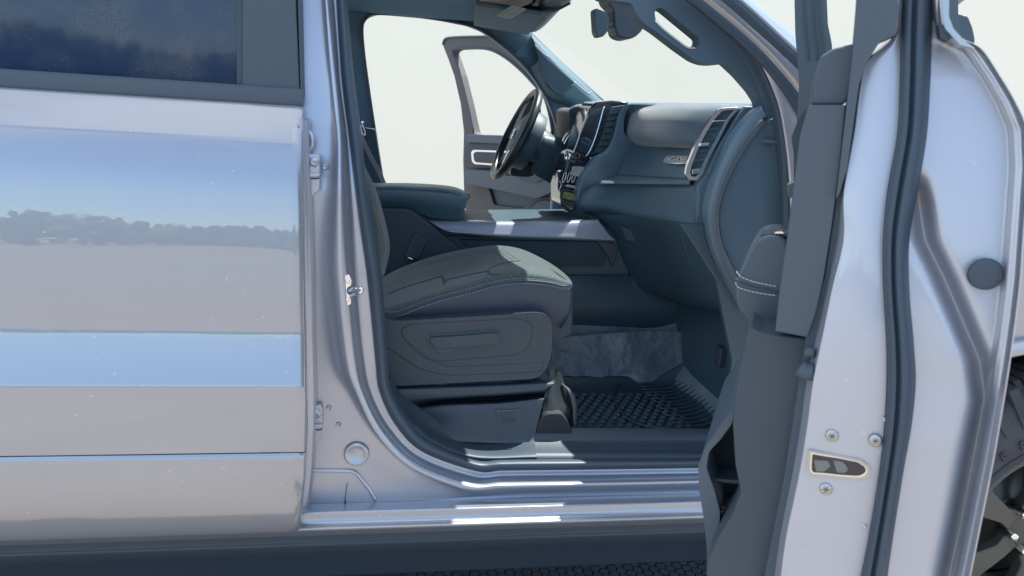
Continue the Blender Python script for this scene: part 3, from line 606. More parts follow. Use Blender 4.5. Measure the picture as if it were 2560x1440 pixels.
# ================================================================ DASHBOARD
def D(px, py, Y): return U(px, py, Y)
NY, FY = .24, .86
DB = body(loft('dashboard', [   # stations near -> far, each line runs across the cab
    [(2010, 254, .10), (1900, 254, .16), (1760, 252, .34), (1640, 252, .60), (1560, 252, .86), (1500, 252, 1.2), (1470, 256, 1.7)],
    [(2010, 258, .10), (1896, 259, .16), (1745, 257, .34), (1630, 256, .60), (1553, 256, .86), (1485, 258, 1.2), (1455, 262, 1.7)],
    [(2010, 270, .10), (1872, 268, .18), (1735, 264, .34), (1625, 263, .60), (1552, 264, .86), (1475, 270, 1.2), (1448, 272, 1.7)],
    [(2010, 300, .13), (1850, 300, .20), (1725, 300, .34), (1620, 300, .60), (1552, 300, .86), (1470, 290, 1.2), (1440, 290, 1.7)],
    [(2010, 380, .13), (1800, 380, .21), (1715, 380, .34), (1612, 380, .60), (1545, 380, .86), (1440, 360, 1.2), (1420, 340, 1.7)],
    [(2010, 460, .13), (1750, 450, .22), (1705, 458, .34), (1600, 446, .60), (1530, 440, .86), (1430, 420, 1.2), (1410, 400, 1.7)],
    [(2010, 520, .13), (1760, 520, .22), (1720, 540, .34), (1620, 520, .60), (1520, 500, .86), (1430, 470, 1.2), (1410, 450, 1.7)]], LEATHER, None, 80, 60))
for v_ in DB.data.vertices: v_.co += V((.035, 0, -.004))
body(box('dash_blocker', (1.12, 1.0, .98), (.18, 1.72, .82), PLAST_D, None, .01))  # unseen solid block, added to stop sun leaking through the dash
# padded brow above the glove box
kid(loft('brow_pad', [[(1885, 262, .20), (1760, 258, .34), (1660, 257, .60), (1596, 262, .84)],
    [(1858, 268, .20), (1745, 262, .34), (1650, 262, .60), (1590, 268, .85)],
    [(1838, 282, .20), (1725, 275, .34), (1632, 272, .60), (1580, 280, .86)],
    [(1815, 310, .20), (1705, 303, .34), (1615, 300, .60), (1572, 305, .87)],
    [(1795, 340, .20), (1695, 335, .34), (1606, 330, .60), (1566, 332, .88)],
    [(1775, 358, .21), (1690, 355, .35), (1608, 350, .60), (1570, 346, .88)],
    [(1765, 368, .225), (1698, 366, .36), (1615, 362, .61), (1582, 360, .88)],
    [(1765, 372, .25), (1704, 370, .39), (1625, 366, .64), (1590, 364, .90)]], BROW, None, 50, 60), DB)
# glove box door face
GB = kid(loft('glove_box_lid', [[(1770, 366, .23), (1582, 360, .86)], [(1735, 452, .23), (1540, 440, .84)]], DASH, None, 20, 12), DB)
kid(loft('glove_box_ledge', [[(1735, 448, .23), (1541, 436, .84)], [(1726, 452, .21), (1534, 442, .82)], [(1724, 458, .205), (1500, 452, .815)], [(1724, 462, .21), (1490, 458, .815)]], DASH, None, 20, 12), DB)
kid(tube('glove_box_gap', [(1735, 449, .227), (1541, 437, .837)], .0016, mat('gap_black', (.004, .006, .010), .9), None, 4, 6), DB)
gp0, gp1, gp2 = D(1582, 360, .86), D(1770, 366, .23), D(1540, 440, .84)
gN = (gp1 - gp0).cross(gp2 - gp0).normalized()
if gN.x > 0: gN = -gN
def UG(px, py, o=0.): return UP(px, py, gp0 + gN * o, gN)
bg_ = kid(prism3('badge_plate', [[UG(x, y, .001) for x, y in rnd([(1666, 390), (1700, 389), (1728, 392), (1733, 396), (1726, 409), (1690, 411), (1660, 408), (1657, 404)], 3)]], gN * .002, CHROME, None, .0005), DB)
kid(prism3('badge_field', [[UG(x, y, .003) for x, y in rnd([(1667, 392), (1726, 393), (1723, 406), (1661, 404)], 2)]], gN * .0012, GLOSS, None, 0), DB)
tx = UG(1728, 400, 0) - UG(1660, 399, 0)
text('badge_lettering', 'BIGHORN', (UG(1663, 399, .0034) + UG(1723, 401, .0034)) / 2 + gN * .001, tx, gN, .0165, .0012, mat('letter_silver', (0.620, 0.653, 0.619), .35, .2), DB, .02, .12, (UG(1722, 400, 0) - UG(1664, 399, 0)).length).parent = DB
# lower dash pad
LP = kid(loft('lower_dash_pad', [
    [(1735, 462, .215), (1700, 463, .30), (1600, 460, .60), (1530, 458, .80), (1490, 462, .86)],
    [(1738, 472, .205), (1700, 474, .29), (1600, 470, .59), (1530, 466, .79), (1468, 474, .86)],
    [(1742, 492, .20), (1705, 494, .285), (1600, 488, .585), (1520, 486, .79), (1455, 492, .86)],
    [(1744, 520, .20), (1710, 522, .285), (1600, 514, .585), (1510, 506, .79), (1449, 508, .86)],
    [(1742, 545, .205), (1710, 543, .29), (1600, 535, .59), (1510, 520, .80), (1450, 520, .87)],
    [(1735, 558, .22), (1705, 556, .31), (1610, 546, .60), (1520, 532, .82), (1458, 530, .88)],
    [(1733, 562, .26), (1705, 560, .36), (1620, 550, .64), (1530, 538, .84), (1466, 536, .9)]], DASH, None, 50, 50), DB)
kid(tube('lower_dash_edge', [(1540, 458, .785), (1490, 466, .85), (1462, 478, .855), (1450, 500, .855), (1450, 520, .86), (1463, 538, .87), (1475, 548, .875)], .0022, PLAST_L, None, 40, 8), DB)
# knee bolster below
kid(loft('knee_panel', [[(1500, 522, .86), (1600, 530, .66), (1738, 545, .28), (1800, 560, .22)], [(1500, 548, .84), (1600, 545, .62), (1735, 560, .24), (1800, 590, .2)], [(1530, 600, .82), (1630, 610, .60), (1745, 630, .24), (1810, 650, .2)], [(1560, 660, .80), (1660, 680, .56), (1760, 700, .26), (1830, 720, .2)], [(1600, 720, .76), (1700, 750, .56), (1790, 768, .30), (1850, 780, .22)], [(1640, 740, .74), (1740, 770, .6), (1840, 790, .4), (1900, 800, .3)]], PLAST_D, None, 40, 30), DB)
kid(tube('knee_seam', [(1706, 560, .30), (1709, 600, .30), (1725, 650, .30), (1760, 715, .30), (1790, 760, .30)], .0009, PLAST_L, None, 30, 6), DB)
kid(tube('knee_seam', [(1542, 560, .80), (1560, 600, .79), (1580, 640, .77), (1600, 668, .76)], .0009, PLAST_L, None, 30, 6), DB)
kid(prism('knee_catch', rnd([(1552, 567), (1575, 572), (1592, 606), (1566, 600)], 3), .70, .01, PLAST_D, None, .002), DB)
# end cap facing the door opening
EC = kid(loft('dash_end_cap', [
    [(1900, 262, .14), (1868, 282, .16), (1820, 340, .17), (1785, 420, .17), (1762, 480, .17), (1755, 540, .17), (1770, 620, .17), (1800, 690, .17), (1850, 790, .17)],
    [(1905, 268, .125), (1875, 290, .13), (1830, 350, .135), (1795, 425, .135), (1776, 485, .135), (1768, 545, .135), (1782, 620, .135), (1812, 685, .135), (1860, 770, .135)],
    [(1915, 290, .12), (1895, 305, .12), (1850, 365, .12), (1815, 435, .12), (1795, 490, .12), (1785, 545, .12), (1798, 615, .12), (1826, 680, .12), (1875, 760, .12)]], DASH, None, 60, 24), DB)
kid(loft('dash_end_lip', [
    [(1905, 296, .118), (1885, 312, .118), (1842, 370, .118), (1808, 436, .118), (1788, 492, .118), (1778, 545, .118), (1788, 610, .118), (1812, 670, .118), (1850, 740, .118)],
    [(1908, 300, .112), (1890, 318, .112), (1850, 372, .112), (1816, 438, .112), (1796, 494, .112), (1788, 546, .112), (1797, 608, .112), (1820, 668, .112), (1856, 736, .112)],
    [(1914, 306, .116), (1898, 324, .116), (1860, 376, .116), (1826, 440, .116), (1804, 496, .116), (1797, 547, .116), (1805, 606, .116), (1830, 664, .116), (1864, 730, .116)]], PLAST_L, None, 60, 12), DB)
kid(prism('dash_end_panel', rnd([(1960, 285), (1905, 306), (1858, 372), (1824, 440), (1802, 496), (1795, 547), (1803, 606), (1828, 664), (1870, 735), (1960, 780)], 20), .128, .02, mat('end_panel', (0.054, 0.102, 0.153), .75), None, .004), DB)
kid(tube('dash_edge_seam', [(1748, 470, .165), (1752, 490, .158), (1750, 540, .155), (1757, 590, .155), (1780, 655, .155), (1820, 735, .155), (1840, 768, .155)], .0014, PLAST_L, None, 40, 6), DB)
# near side air vent: chrome U frame, slats, thumbwheel
def YV(t): return .245 - .04 * t
Vo = [(1851, 268), (1800, 271), (1782, 290), (1758, 325), (1735, 372), (1718, 415), (1714, 437), (1722, 450), (1743, 451), (1755, 438), (1775, 392), (1800, 345), (1822, 302), (1851, 268)]
Vi = [(1836, 274), (1806, 277), (1789, 295), (1766, 330), (1744, 375), (1728, 417), (1725, 434), (1731, 442), (1740, 442), (1748, 432), (1768, 388), (1793, 342), (1815, 300), (1836, 274)]
kid(prism('dash_end_filler', [(1862, 266), (1838, 300), (1800, 360), (1768, 430), (1745, 462), (1742, 560), (1760, 610), (1800, 690), (1900, 770), (1905, 266)], .19, .03, DASH, None, .003), DB)
VB = kid(prism('vent_housing', rnd(Vo[:-1], 6), .196, .008, PLAST_D, None, .002), DB)
kid(prism('vent_frame', rnd(Vo[:-1], 6), .186, .012, CHROME, None, .0025, holes=[rnd(Vi[:-1], 4)]), DB)
for k, (x, y) in enumerate([(1800, 300), (1782, 318), (1770, 345), (1758, 372), (1748, 396), (1738, 420)]):
    kid(prism('vent_slat', [(x - 14, y + 2), (x + 16, y - 1), (x + 14, y + 8), (x - 16, y + 10)], .190, .012, PLAST_D if k != 0 else PLAST_L, None, .001), DB)
kid(prism('vent_tab', rnd([(1752, 358), (1774, 356), (1771, 364), (1750, 366)], 2), .180, .01, CHROME, None, .001), DB)
kid(prism('vent_tab', rnd([(1731, 424), (1752, 421), (1750, 434), (1730, 436)], 3), .180, .01, ZINC, None, .002), DB)
kid(prism('vent_crossbar', [(1784, 301), (1818, 299), (1816, 303), (1782, 305)], .184, .006, CHROME, None, .001), DB)
# centre stack
CS = kid(loft('stack_surround', [[(1578, 262, .84), (1562, 290, .86), (1560, 330, .86), (1575, 362, .86), (1545, 435, .86), (1500, 470, .87), (1466, 480, .88), (1450, 520, .88), (1470, 560, .88)],
    [(1560, 262, .85), (1546, 290, .86), (1534, 340, .86), (1520, 375, .86), (1495, 398, .86), (1475, 420, .87), (1455, 450, .87), (1442, 500, .88), (1455, 545, .9)],
    [(1572, 254, .88), (1558, 285, .88), (1542, 332, .88), (1516, 372, .88), (1480, 393, .88), (1466, 410, .89), (1445, 440, .89), (1432, 490, .9), (1440, 535, .92)]], DASH, None, 60, 24), DB)
ST = kid(prism('screen_bezel', [(1474, 272), (1490, 255), (1530, 251), (1568, 254), (1572, 262), (1548, 330), (1525, 372), (1512, 388), (1478, 398), (1452, 500), (1430, 532), (1402, 512), (1400, 470), (1424, 390), (1440, 380), (1470, 285)], .90, .16, GLOSS, None, .006), DB)
scr = [(1470, 290), (1478, 278), (1505, 268), (1494, 330), (1470, 383), (1434, 378)]
kid(prism('screen', scr, .893, .01, mat('screen_glass', (.012, .020, .035), .03, 0, 1), None, .002), DB)
kid(prism('stack_vent', [(1525, 268), (1565, 262), (1545, 325), (1522, 370), (1500, 382), (1485, 384), (1508, 330)], .893, .01, PLAST_D, None, .002), DB)
for y in (285, 300, 316, 332, 348, 364):
    xx = 1556 - (y - 262) * .36; kid(prism('stack_vent_slat', [(xx - 34, y), (xx - 2, y - 2), (xx - 4, y + 3), (xx - 36, y + 5)], .889, .006, GLOSS, None, .0008), DB)
kid(tube('stack_chrome', [(1572, 258, .885), (1562, 285, .885), (1548, 325, .885), (1528, 368, .885), (1510, 388, .885), (1490, 396, .885), (1474, 396, .885)], .0035, CHROME, None, 40, 8), DB)
kid(tube('stack_chrome', [(1510, 266, .885), (1500, 305, .885), (1488, 345, .885), (1474, 378, .885), (1465, 390, .885)], .0040, CHROME, None, 30, 8), DB)
kid(tube('stack_chrome', [(1469, 278, .89), (1455, 320, .89), (1440, 365, .89), (1431, 384, .89)], .0022, CHROME, None, 30, 8), DB)
kid(tube('stack_trim', [(1530, 270, .886), (1518, 310, .886), (1504, 350, .886), (1494, 372, .886), (1478, 388, .886)], .0014, PLAST_L, None, 30, 8), DB)
for k, (x, y) in enumerate(((1421, 393), (1446, 393))):
    kid(disc('stack_knob', D(x, y, .86), V((-.75, -.6, .2)), [(-.03, .013), (.0, .013), (.008, .012), (.010, .009), (.010, .0001)], CHROME if k == 0 else GLOSS, None, 20), DB)
for k, x in enumerate((1411, 1423, 1435)):
    kid(tube('stack_switch', [(x + 1, 432, .87), (x + 4, 431, .868), (x + 4, 440, .868), (x, 452, .868), (x - 5, 456, .87), (x - 5, 448, .87), (x - 2, 438, .87)], .0014, CHROME, None, 30, 6, closed=True), DB)
kid(prism('stack_button_row', rnd([(1432, 415), (1462, 418), (1456, 440), (1445, 442), (1428, 436)], 3), .885, .01, ZINC, None, .002), DB)
kid(prism('stack_bar', rnd([(1417, 461), (1444, 467), (1441, 472), (1415, 466)], 2), .885, .006, CHROME, None, .001), DB)
kid(prism('stack_tray', rnd([(1410, 478), (1442, 486), (1438, 503), (1406, 495)], 3), .885, .006, mat('tray_green', (.16, .20, .05), .25, 0, .8, var=(90, (.05, .08, .03))), None, .002), DB)
kid(tube('stack_tray_rim', [(1408, 475, .883), (1444, 484, .883), (1441, 508, .883), (1403, 498, .883)], .0014, PLAST_L, None, 40, 6, closed=True), DB)
kid(prism('shifter_bezel', rnd([(1396, 430), (1412, 425), (1400, 478), (1394, 476)], 3), .90, .04, GLOSS, None, .003), DB)
kid(tube('shifter_chrome', [(1399, 452, .895), (1403, 462, .895), (1399, 472, .895), (1395, 478, .895)], .002, CHROME, None, 12, 6), DB)
kid(prism('driver_knee_panel', [(1446, 500), (1535, 500), (1535, 600), (1446, 600)], 1.12, .04, PLAST_D, None, .004), DB)
# instrument hood and cluster
kid(loft('cluster_hood', [[(1426, 270, 1.5), (1440, 264, 1.5), (1460, 262, 1.5), (1478, 266, 1.5)], [(1424, 270, 1.25), (1440, 262, 1.25), (1460, 261, 1.25), (1480, 268, 1.25)], [(1424, 280, 1.22), (1440, 276, 1.22), (1460, 276, 1.22), (1480, 288, 1.22)], [(1428, 300, 1.25), (1436, 310, 1.25), (1450, 315, 1.25), (1470, 320, 1.25)]], PLAST_D, None, 24, 20), DB)
kid(prism('cluster_side', rnd([(1424, 278), (1440, 270), (1474, 274), (1460, 330), (1440, 380), (1428, 386), (1424, 330)], 8), 1.3, .25, MAUVE, None, .01), DB)
kid(loft('paddle', [[(1406, 352, 1.12), (1414, 338, 1.12), (1424, 328, 1.12), (1436, 324, 1.12)], [(1412, 362, 1.10), (1420, 346, 1.10), (1430, 334, 1.10), (1438, 325, 1.10)]], CHROME, None, 20, 3, .004), DB)
# ================================================================ STEERING WHEEL
wc = V((.508, 1.42, 1.352)); wt = U(1342, 232, 1.42); wb_ = U(1238, 440, 1.42)
wc = (wt + wb_) / 2; la = (wt - wb_); RW = la.length / 2 + .0; la.normalize()
ya = V((0, 1, 0)); wax = la.cross(ya).normalized()
if wax.x > 0: wax = -wax
SW = body(tube('steering_wheel', [wc + (la * math.cos(q) + ya * math.sin(q)) * RW for q in [2 * math.pi * k / 48 for k in range(48)]], .0165, mat('wheel_leather', (0.011, 0.020, 0.023), .35, bump=('voronoi', 500, .2, .0006)), None, 96, 14, closed=True))
kid(tube('rim_inlay', [wc + wax * .013 + (la * math.cos(q) + ya * math.sin(q)) * (RW - .005) for q in [2 * math.pi * k / 48 for k in range(48)]], .0035, PLAST_L, None, 96, 8, closed=True), SW)
kid(disc('wheel_hub', wc + wax * -.03, wax, [(-.05, .12), (-.01, .125), (.02, .11), (.034, .07), (.040, .0001)], PLAST_D, None, 32), SW)
for q, w in ((90, .05), (-90, .05), (180, .055), (215, .02), (145, .02)):
    d = la * math.cos(R_(q)) + ya * math.sin(R_(q)); s = d.cross(wax).normalized()
    a0 = wc + wax * -.012 + d * .06; a1 = wc + wax * -.002 + d * (RW - .005)
    kid(prism3('wheel_spoke', [[a0 + s * w * .7, a0 - s * w * .7, a1 - s * w * .4, a1 + s * w * .4]], wax * -.02, PLAST_D if q != 180 else PLAST_D, None, .004), SW)
kid(disc('wheel_emblem', wc + wax * .011, wax, [(0, .022), (.003, .020), (.003, .012), (.001, .011), (.001, .0001)], CHROME, None, 24), SW)
pq = wc + wax * .004 + la * -.10 + ya * -.07
kid(prism3('spoke_switches', [[pq + la * .03 + ya * -.02, pq + la * .03 + ya * .02, pq - la * .03 + ya * .012, pq - la * .03 - ya * .012]], wax * .006, ZINC, None, .003), SW)
kid(disc('steering_column', U(1352, 372, 1.42), U(1352, 372, 1.42) - U(1400, 400, 1.42), [(-.16, .085), (-.06, .082), (-.02, .075), (.0, .06), (.03, .055)], PLAST_D, None, 32), SW)
kid(disc('column_collar', U(1330, 355, 1.42), U(1330, 355, 1.42) - U(1400, 400, 1.42), [(-.05, .072), (0, .07), (.02, .06), (.05, .05)], PLAST_D, None, 32), SW)
kid(prism('airbag_back', rnd([(1276, 440), (1288, 330), (1318, 262), (1344, 236), (1352, 262), (1354, 300), (1368, 326), (1372, 350), (1368, 400), (1350, 430), (1322, 444)], 10), 1.46, .10, mat('wheel_back', (0.028, 0.048, 0.059), .5, bump=('noise', 900, .1, .0005)), None, .03, seg=5), SW)
kid(prism('column_housing', rnd([(1340, 350), (1372, 340), (1398, 346), (1410, 372), (1416, 400), (1412, 440), (1400, 466), (1380, 462), (1340, 440), (1326, 420)], 10), 1.40, .12, PLAST, None, .03, seg=5), SW)
kid(loft('column_shroud', [[(1330, 420, 1.36), (1350, 440, 1.36), (1375, 450, 1.36), (1400, 460, 1.36)], [(1355, 380, 1.34), (1370, 390, 1.34), (1390, 400, 1.34), (1415, 410, 1.34)], [(1362, 340, 1.36), (1380, 345, 1.36), (1395, 352, 1.36), (1412, 368, 1.36)], [(1362, 336, 1.46), (1380, 340, 1.46), (1395, 347, 1.46), (1412, 362, 1.46)]], PLAST_D, None, 20, 24), SW)
# ================================================================ ROOF, FAR PILLARS, WINDSCREEN
YF = 1.84
op = [(962, 480), (955, 430), (945, 380), (932, 310), (918, 200), (907, 110), (906, 62), (918, 42), (940, 34), (980, 34), (1040, 40), (1110, 50), (1170, 62), (1205, 76), (1240, 100), (1290, 142), (1325, 180), (1352, 218), (1376, 262), (1395, 310), (1405, 360), (1400, 420), (1385, 480), (1380, 560), (970, 560)]
outer = [(600, -260), (1300, -260), (1300, 20), (1316, 64), (1332, 84), (1400, 150), (1460, 205), (1512, 252), (1500, 300), (1440, 640), (600, 640)]
FS = body(prism('far_body_side', outer, YF, .07, mat('far_pillar_trim', (0.095, 0.180, 0.252), .75), None, 0, holes=[rnd(op, 8, 3)]))  # trim colour raised and blued to carry the lens glare
kid(tube('far_door_seal', [(958, 460, YF - .004), (945, 380, YF - .004), (918, 200, YF - .004), (907, 110, YF - .004), (906, 62, YF - .004), (918, 43, YF - .004), (940, 34, YF - .004), (1040, 40, YF - .004), (1110, 50, YF - .004), (1170, 62, YF - .004), (1205, 76, YF - .004), (1240, 100, YF - .004), (1290, 142, YF - .004), (1325, 180, YF - .004), (1352, 218, YF - .004), (1376, 262, YF - .004), (1398, 330, YF - .004)], .007, RUBBER, None, 120, 8), FS)
kid(prism('far_belt_guide', rnd([(905, 318), (938, 322), (962, 470), (940, 470), (905, 400)], 6), YF - .03, .02, PLAST_D, None, .004), FS)
# A pillar trim, far side, with its grab handle
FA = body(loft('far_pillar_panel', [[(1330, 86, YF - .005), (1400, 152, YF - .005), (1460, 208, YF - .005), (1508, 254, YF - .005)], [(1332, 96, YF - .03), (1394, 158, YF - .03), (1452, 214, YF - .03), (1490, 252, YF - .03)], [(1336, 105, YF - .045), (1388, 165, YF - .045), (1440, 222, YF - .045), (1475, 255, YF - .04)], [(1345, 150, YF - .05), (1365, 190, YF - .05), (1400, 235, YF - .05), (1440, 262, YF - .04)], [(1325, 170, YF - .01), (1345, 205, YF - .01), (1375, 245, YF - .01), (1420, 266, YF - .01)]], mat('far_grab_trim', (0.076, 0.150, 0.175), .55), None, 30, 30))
kid(prism('grab_recess', rnd([(1338, 116), (1362, 142), (1440, 210), (1424, 208), (1408, 228), (1396, 232), (1372, 222), (1356, 198), (1352, 160)], 8), YF - .056, .01, PLAST_D, None, .003), FA)
kid(tube('grab_handle_trim', [(1338, 112, YF - .06), (1355, 130, YF - .06), (1370, 142, YF - .06)], .004, CHROME, None, 12, 6), FA)
kid(tube('grab_handle_trim', [(1434, 210, YF - .06), (1438, 206, YF - .06), (1446, 214, YF - .06), (1472, 234, YF - .06), (1480, 230, YF - .06)], .004, CHROME, None, 24, 6), FA)
kid(tube('grab_handle_trim', [(1366, 205, YF - .06), (1384, 224, YF - .06), (1402, 234, YF - .06), (1414, 228, YF - .06), (1432, 212, YF - .06)], .003, PLAST_L, None, 24, 6), FA)
# headliner
zr = U(1100, 38, YF).z
HL = body(loft('headliner', [[V((-1.3, .16, 1.83)), V((-1.3, .35, 1.87)), V((-1.3, 1.0, 1.88)), V((-1.3, 1.6, 1.87)), V((-1.3, YF, zr - .02))],
    [V((.30, .16, 1.83)), V((.30, .35, 1.87)), V((.30, 1.0, 1.88)), V((.30, 1.6, 1.87)), V((.30, YF, zr - .02))],
    [V((.48, .2, 1.81)), V((.50, .35, 1.845)), V((.50, 1.0, 1.86)), V((.50, 1.6, 1.84)), V((.50, YF, zr - .02))],
    [V((.55, .2, 1.78)), V((.56, .35, 1.81)), V((.57, 1.0, 1.83)), V((.60, 1.6, 1.82)), V((.60, YF, zr - .03))]], mat('headliner_cloth', (0.092, 0.195, 0.296), .95), None, 40, 30, .02))  # cloth colour includes the bluish lens glare
body(loft('roof', [[V((x, y, z + (0 if x < .5 else -.02))) for y, z in ((.10, 1.86), (.22, 1.925), (.6, 1.95), (1.0, 1.955), (1.4, 1.95), (1.78, 1.925), (1.9, 1.86))] for x in (-1.35, -.4, .3, .62)], PAINT, None, 40, 20))
# visor, its warning label, overhead console
vz = V((0, 0, -.018))
SV = body(prism3('sun_visor', [[V((.30, 1.15, 1.815)), V((.55, 1.15, 1.80)), V((.60, 1.70, 1.78)), V((.36, 1.72, 1.80))]], vz, mat('visor_cloth', (0.086, 0.156, 0.211), .9), None, .008))
NV = V((0, 0, -1))
def UV(px, py, z=1.762): return UZ(px, py, z)
SV['label'] = 'folded sun visor with a pale warning label'
kid(prism3('visor_label', [[UV(1240, 39), UV(1280, 12), UV(1317, 22), UV(1275, 47)]], V((0, 0, -.0012)), LABELM, None, 0), SV)
def blend(u, v):
    A, B, C_, D_ = V((1240, 39)), V((1280, 12)), V((1317, 22)), V((1275, 47))
    return (A.lerp(B, u)).lerp(D_.lerp(C_, u), v)
for i in range(9):
    for j in range(2):
        p, q = blend(.08 + i * .10, .08 + j * .48), blend(.08 + i * .10, .44 + j * .46)
        kid(tube('label_line', [UV(p[0], p[1], 1.7600), UV(q[0], q[1], 1.7600)], .0006, INK, None, 2, 4), SV)
OC = body(prism3('overhead_console', [[V((.30, .78, 1.86)), V((.42, .80, 1.855)), V((.46, .86, 1.85)), V((.48, 1.0, 1.85)), V((.46, 1.14, 1.85)), V((.42, 1.2, 1.855)), V((.30, 1.22, 1.86))]], V((0, 0, -.05)), PLAST, None, .02, 5))
OC2 = body(loft('overhead_lamp_pod', [[(1270, -10, 1.25), (1310, -5, 1.25), (1350, -2, 1.2), (1400, -5, 1.15), (1440, -10, 1.1)], [(1268, 2, 1.25), (1310, 14, 1.25), (1350, 20, 1.2), (1390, 18, 1.15), (1424, 4, 1.1)], [(1272, 4, 1.3), (1312, 18, 1.3), (1345, 26, 1.25), (1380, 26, 1.2), (1425, 2, 1.15)]], PLAST, None, 30, 16, .01))
kid(prism('lamp_lens', [(1330, 14), (1346, -6), (1366, -6), (1345, 15)], 1.17, .01, mat('lamp_plastic', (.4, .44, .46), .3), None, .002), OC2)
kid(tube('pod_line', [(1392, 18, 1.10), (1418, -4, 1.10)], .002, PLAST_L, None, 6, 6), OC2)
# windscreen glass
ws = [V((.65, .20, 1.80)), V((.62, 1.0, 1.83)), V((.66, 1.8, 1.80))]; wb2 = [V((1.38, .14, 1.38)), V((1.48, 1.0, 1.38)), V((1.38, 1.88, 1.38))]
body(loft('windscreen', [ws, [a.lerp(b_, .5) + V((.01, 0, .012)) for a, b_ in zip(ws, wb2)], wb2], CLEAR, None, 24, 12))
body(loft('windscreen_header', [[p + V((-.09, 0, -.01)) for p in ws], [p + V((-.02, 0, -.014)) for p in ws], [p + V((.02, 0, .01)) for p in ws]], PLAST_D, None, 24, 8, .01))
body(loft('cowl', [[V((.93, .12, 1.405)), V((.95, 1.0, 1.41)), V((.95, 1.85, 1.405))], [V((1.15, .12, 1.405)), V((1.2, 1.0, 1.41)), V((1.15, 1.85, 1.405))], [V((1.36, .14, 1.39)), V((1.46, 1.0, 1.39)), V((1.36, 1.88, 1.39))]], PLAST_D, None, 20, 6, .01))
body(loft('bonnet', [[V((1.38, .12, 1.34)), V((1.42, 1.0, 1.36)), V((1.38, 1.86, 1.34))], [V((1.9, .06, 1.31)), V((1.9, 1.0, 1.35)), V((1.9, 1.92, 1.31))], [V((2.7, .10, 1.22)), V((2.75, 1.0, 1.28)), V((2.7, 1.88, 1.22))]], PAINT, None, 24, 16, .02))
# inner mirror
IM = body(prism('interior_mirror', rnd([(1485, 26), (1490, 20), (1512, 28), (1523, 40), (1522, 76), (1508, 92), (1494, 93), (1488, 80)], 5), .93, .05, PLAST_D, None, .010, seg=5))
kid(prism('mirror_arm', [(1518, 56), (1545, 54), (1545, 68), (1518, 68)], .94, .03, PLAST_D, None, .004), IM)
kid(prism('mirror_stem', rnd([(1508, -40), (1600, -40), (1612, 40), (1608, 75), (1590, 92), (1575, 98), (1558, 97), (1542, 88), (1536, 60), (1534, 22), (1518, 8)], 10), .93, .10, PLAST, None, .012, seg=5), IM)
# ================================================================ NEAR A PILLAR
def yz(x, y, off=0): return off
T_out = [(1440, -120), (1580, -40), (1628, -6), (1700, 0), (1760, 22), (1831, 78), (1878, 125), (1909, 175), (1940, 250), (1956, 312), (1966, 406), (1970, 560), (1966, 700), (1985, 800)]
T_in = [(1440, -60), (1500, -30), (1580, 5), (1636, 60), (1660, 100), (1740, 140), (1815, 156), (1852, 190), (1885, 228), (1903, 256), (1908, 300), (1920, 420), (1925, 560), (1920, 760)]
AP = body(prism('a_pillar_trim', rnd([(1500, -120), (1760, -120), (1780, 20), (1831, 78), (1878, 125), (1909, 175), (1940, 250), (1956, 312), (1966, 406), (1970, 560), (1964, 700), (1985, 800), (1900, 800), (1925, 560), (1920, 420), (1908, 300), (1903, 256), (1885, 228), (1852, 190), (1817, 157), (1790, 163), (1764, 161), (1740, 152), (1700, 124), (1640, 78), (1612, 60), (1590, 34), (1580, 8), (1540, 2), (1500, -4)], 8), .14, .05, mat('near_pillar_trim', (0.054, 0.097, 0.137), .6), None, .009, holes=[rnd([(1636, 30), (1645, 18), (1660, 22), (1752, 98), (1750, 112), (1738, 120), (1720, 119), (1660, 72), (1640, 54)], 8, 4)], seg=4))
kid(tube('handle_chrome', [(1638, 52, .138), (1658, 72, .138), (1690, 98, .138), (1718, 118, .138), (1738, 121, .138)], .0022, CHROME, None, 30, 8), AP)
NS = body(loft('near_opening_seal', [[(1690, -60, .11), (1760, 2, .11), (1831, 62, .11), (1884, 112, .11), (1918, 165, .11), (1950, 245, .11), (1968, 310, .11), (1978, 406, .11), (1982, 560, .11), (1978, 700, .11), (1995, 800, .11)],
   [(1680, -50, .095), (1750, 12, .095), (1822, 72, .095), (1874, 120, .095), (1906, 172, .095), (1936, 250, .095), (1952, 312, .095), (1962, 406, .095), (1966, 560, .095), (1962, 700, .095), (1980, 800, .095)],
   [(1665, -40, .11), (1738, 22, .11), (1808, 80, .11), (1860, 130, .11), (1892, 182, .11), (1920, 256, .11), (1936, 318, .11), (1946, 406, .11), (1950, 560, .11), (1946, 700, .11), (1962, 800, .11)]], RUBBER, None, 60, 16))
kid(tube('seal_line', [(1800, 84, .104), (1852, 134, .104), (1884, 186, .104), (1910, 256, .104), (1926, 318, .104), (1944, 450, .106), (1948, 560, .106), (1944, 700, .106)], .0008, PLAST_L, None, 50, 6), NS)
def strip(name, a, b_, Ya, Yb, m): return body(loft(name, [[(x, y, Ya) for x, y in a], [((x + u) / 2, (y + v) / 2, (Ya + Yb) / 2 - .004) for (x, y), (u, v) in zip(a, b_)], [(x, y, Yb) for x, y in b_]], m, None, 30, 8, .01))
strip('a_pillar_jamb', [(1800, 30), (1852, 78), (1905, 130), (1960, 200), (1992, 270), (2030, 400), (2060, 600)], [(1800, 60), (1848, 98), (1900, 155), (1938, 240), (1956, 320), (1970, 450), (1975, 620)], .10, .105, JAMB)
strip('a_pillar_inner_seal', [(1690, -50), (1770, 12), (1850, 78), (1910, 132), (1955, 182), (1990, 226), (2040, 300)], [(1678, -36), (1756, 24), (1836, 92), (1896, 150), (1942, 206), (1982, 262), (2030, 340)], .088, .092, RUBBER)
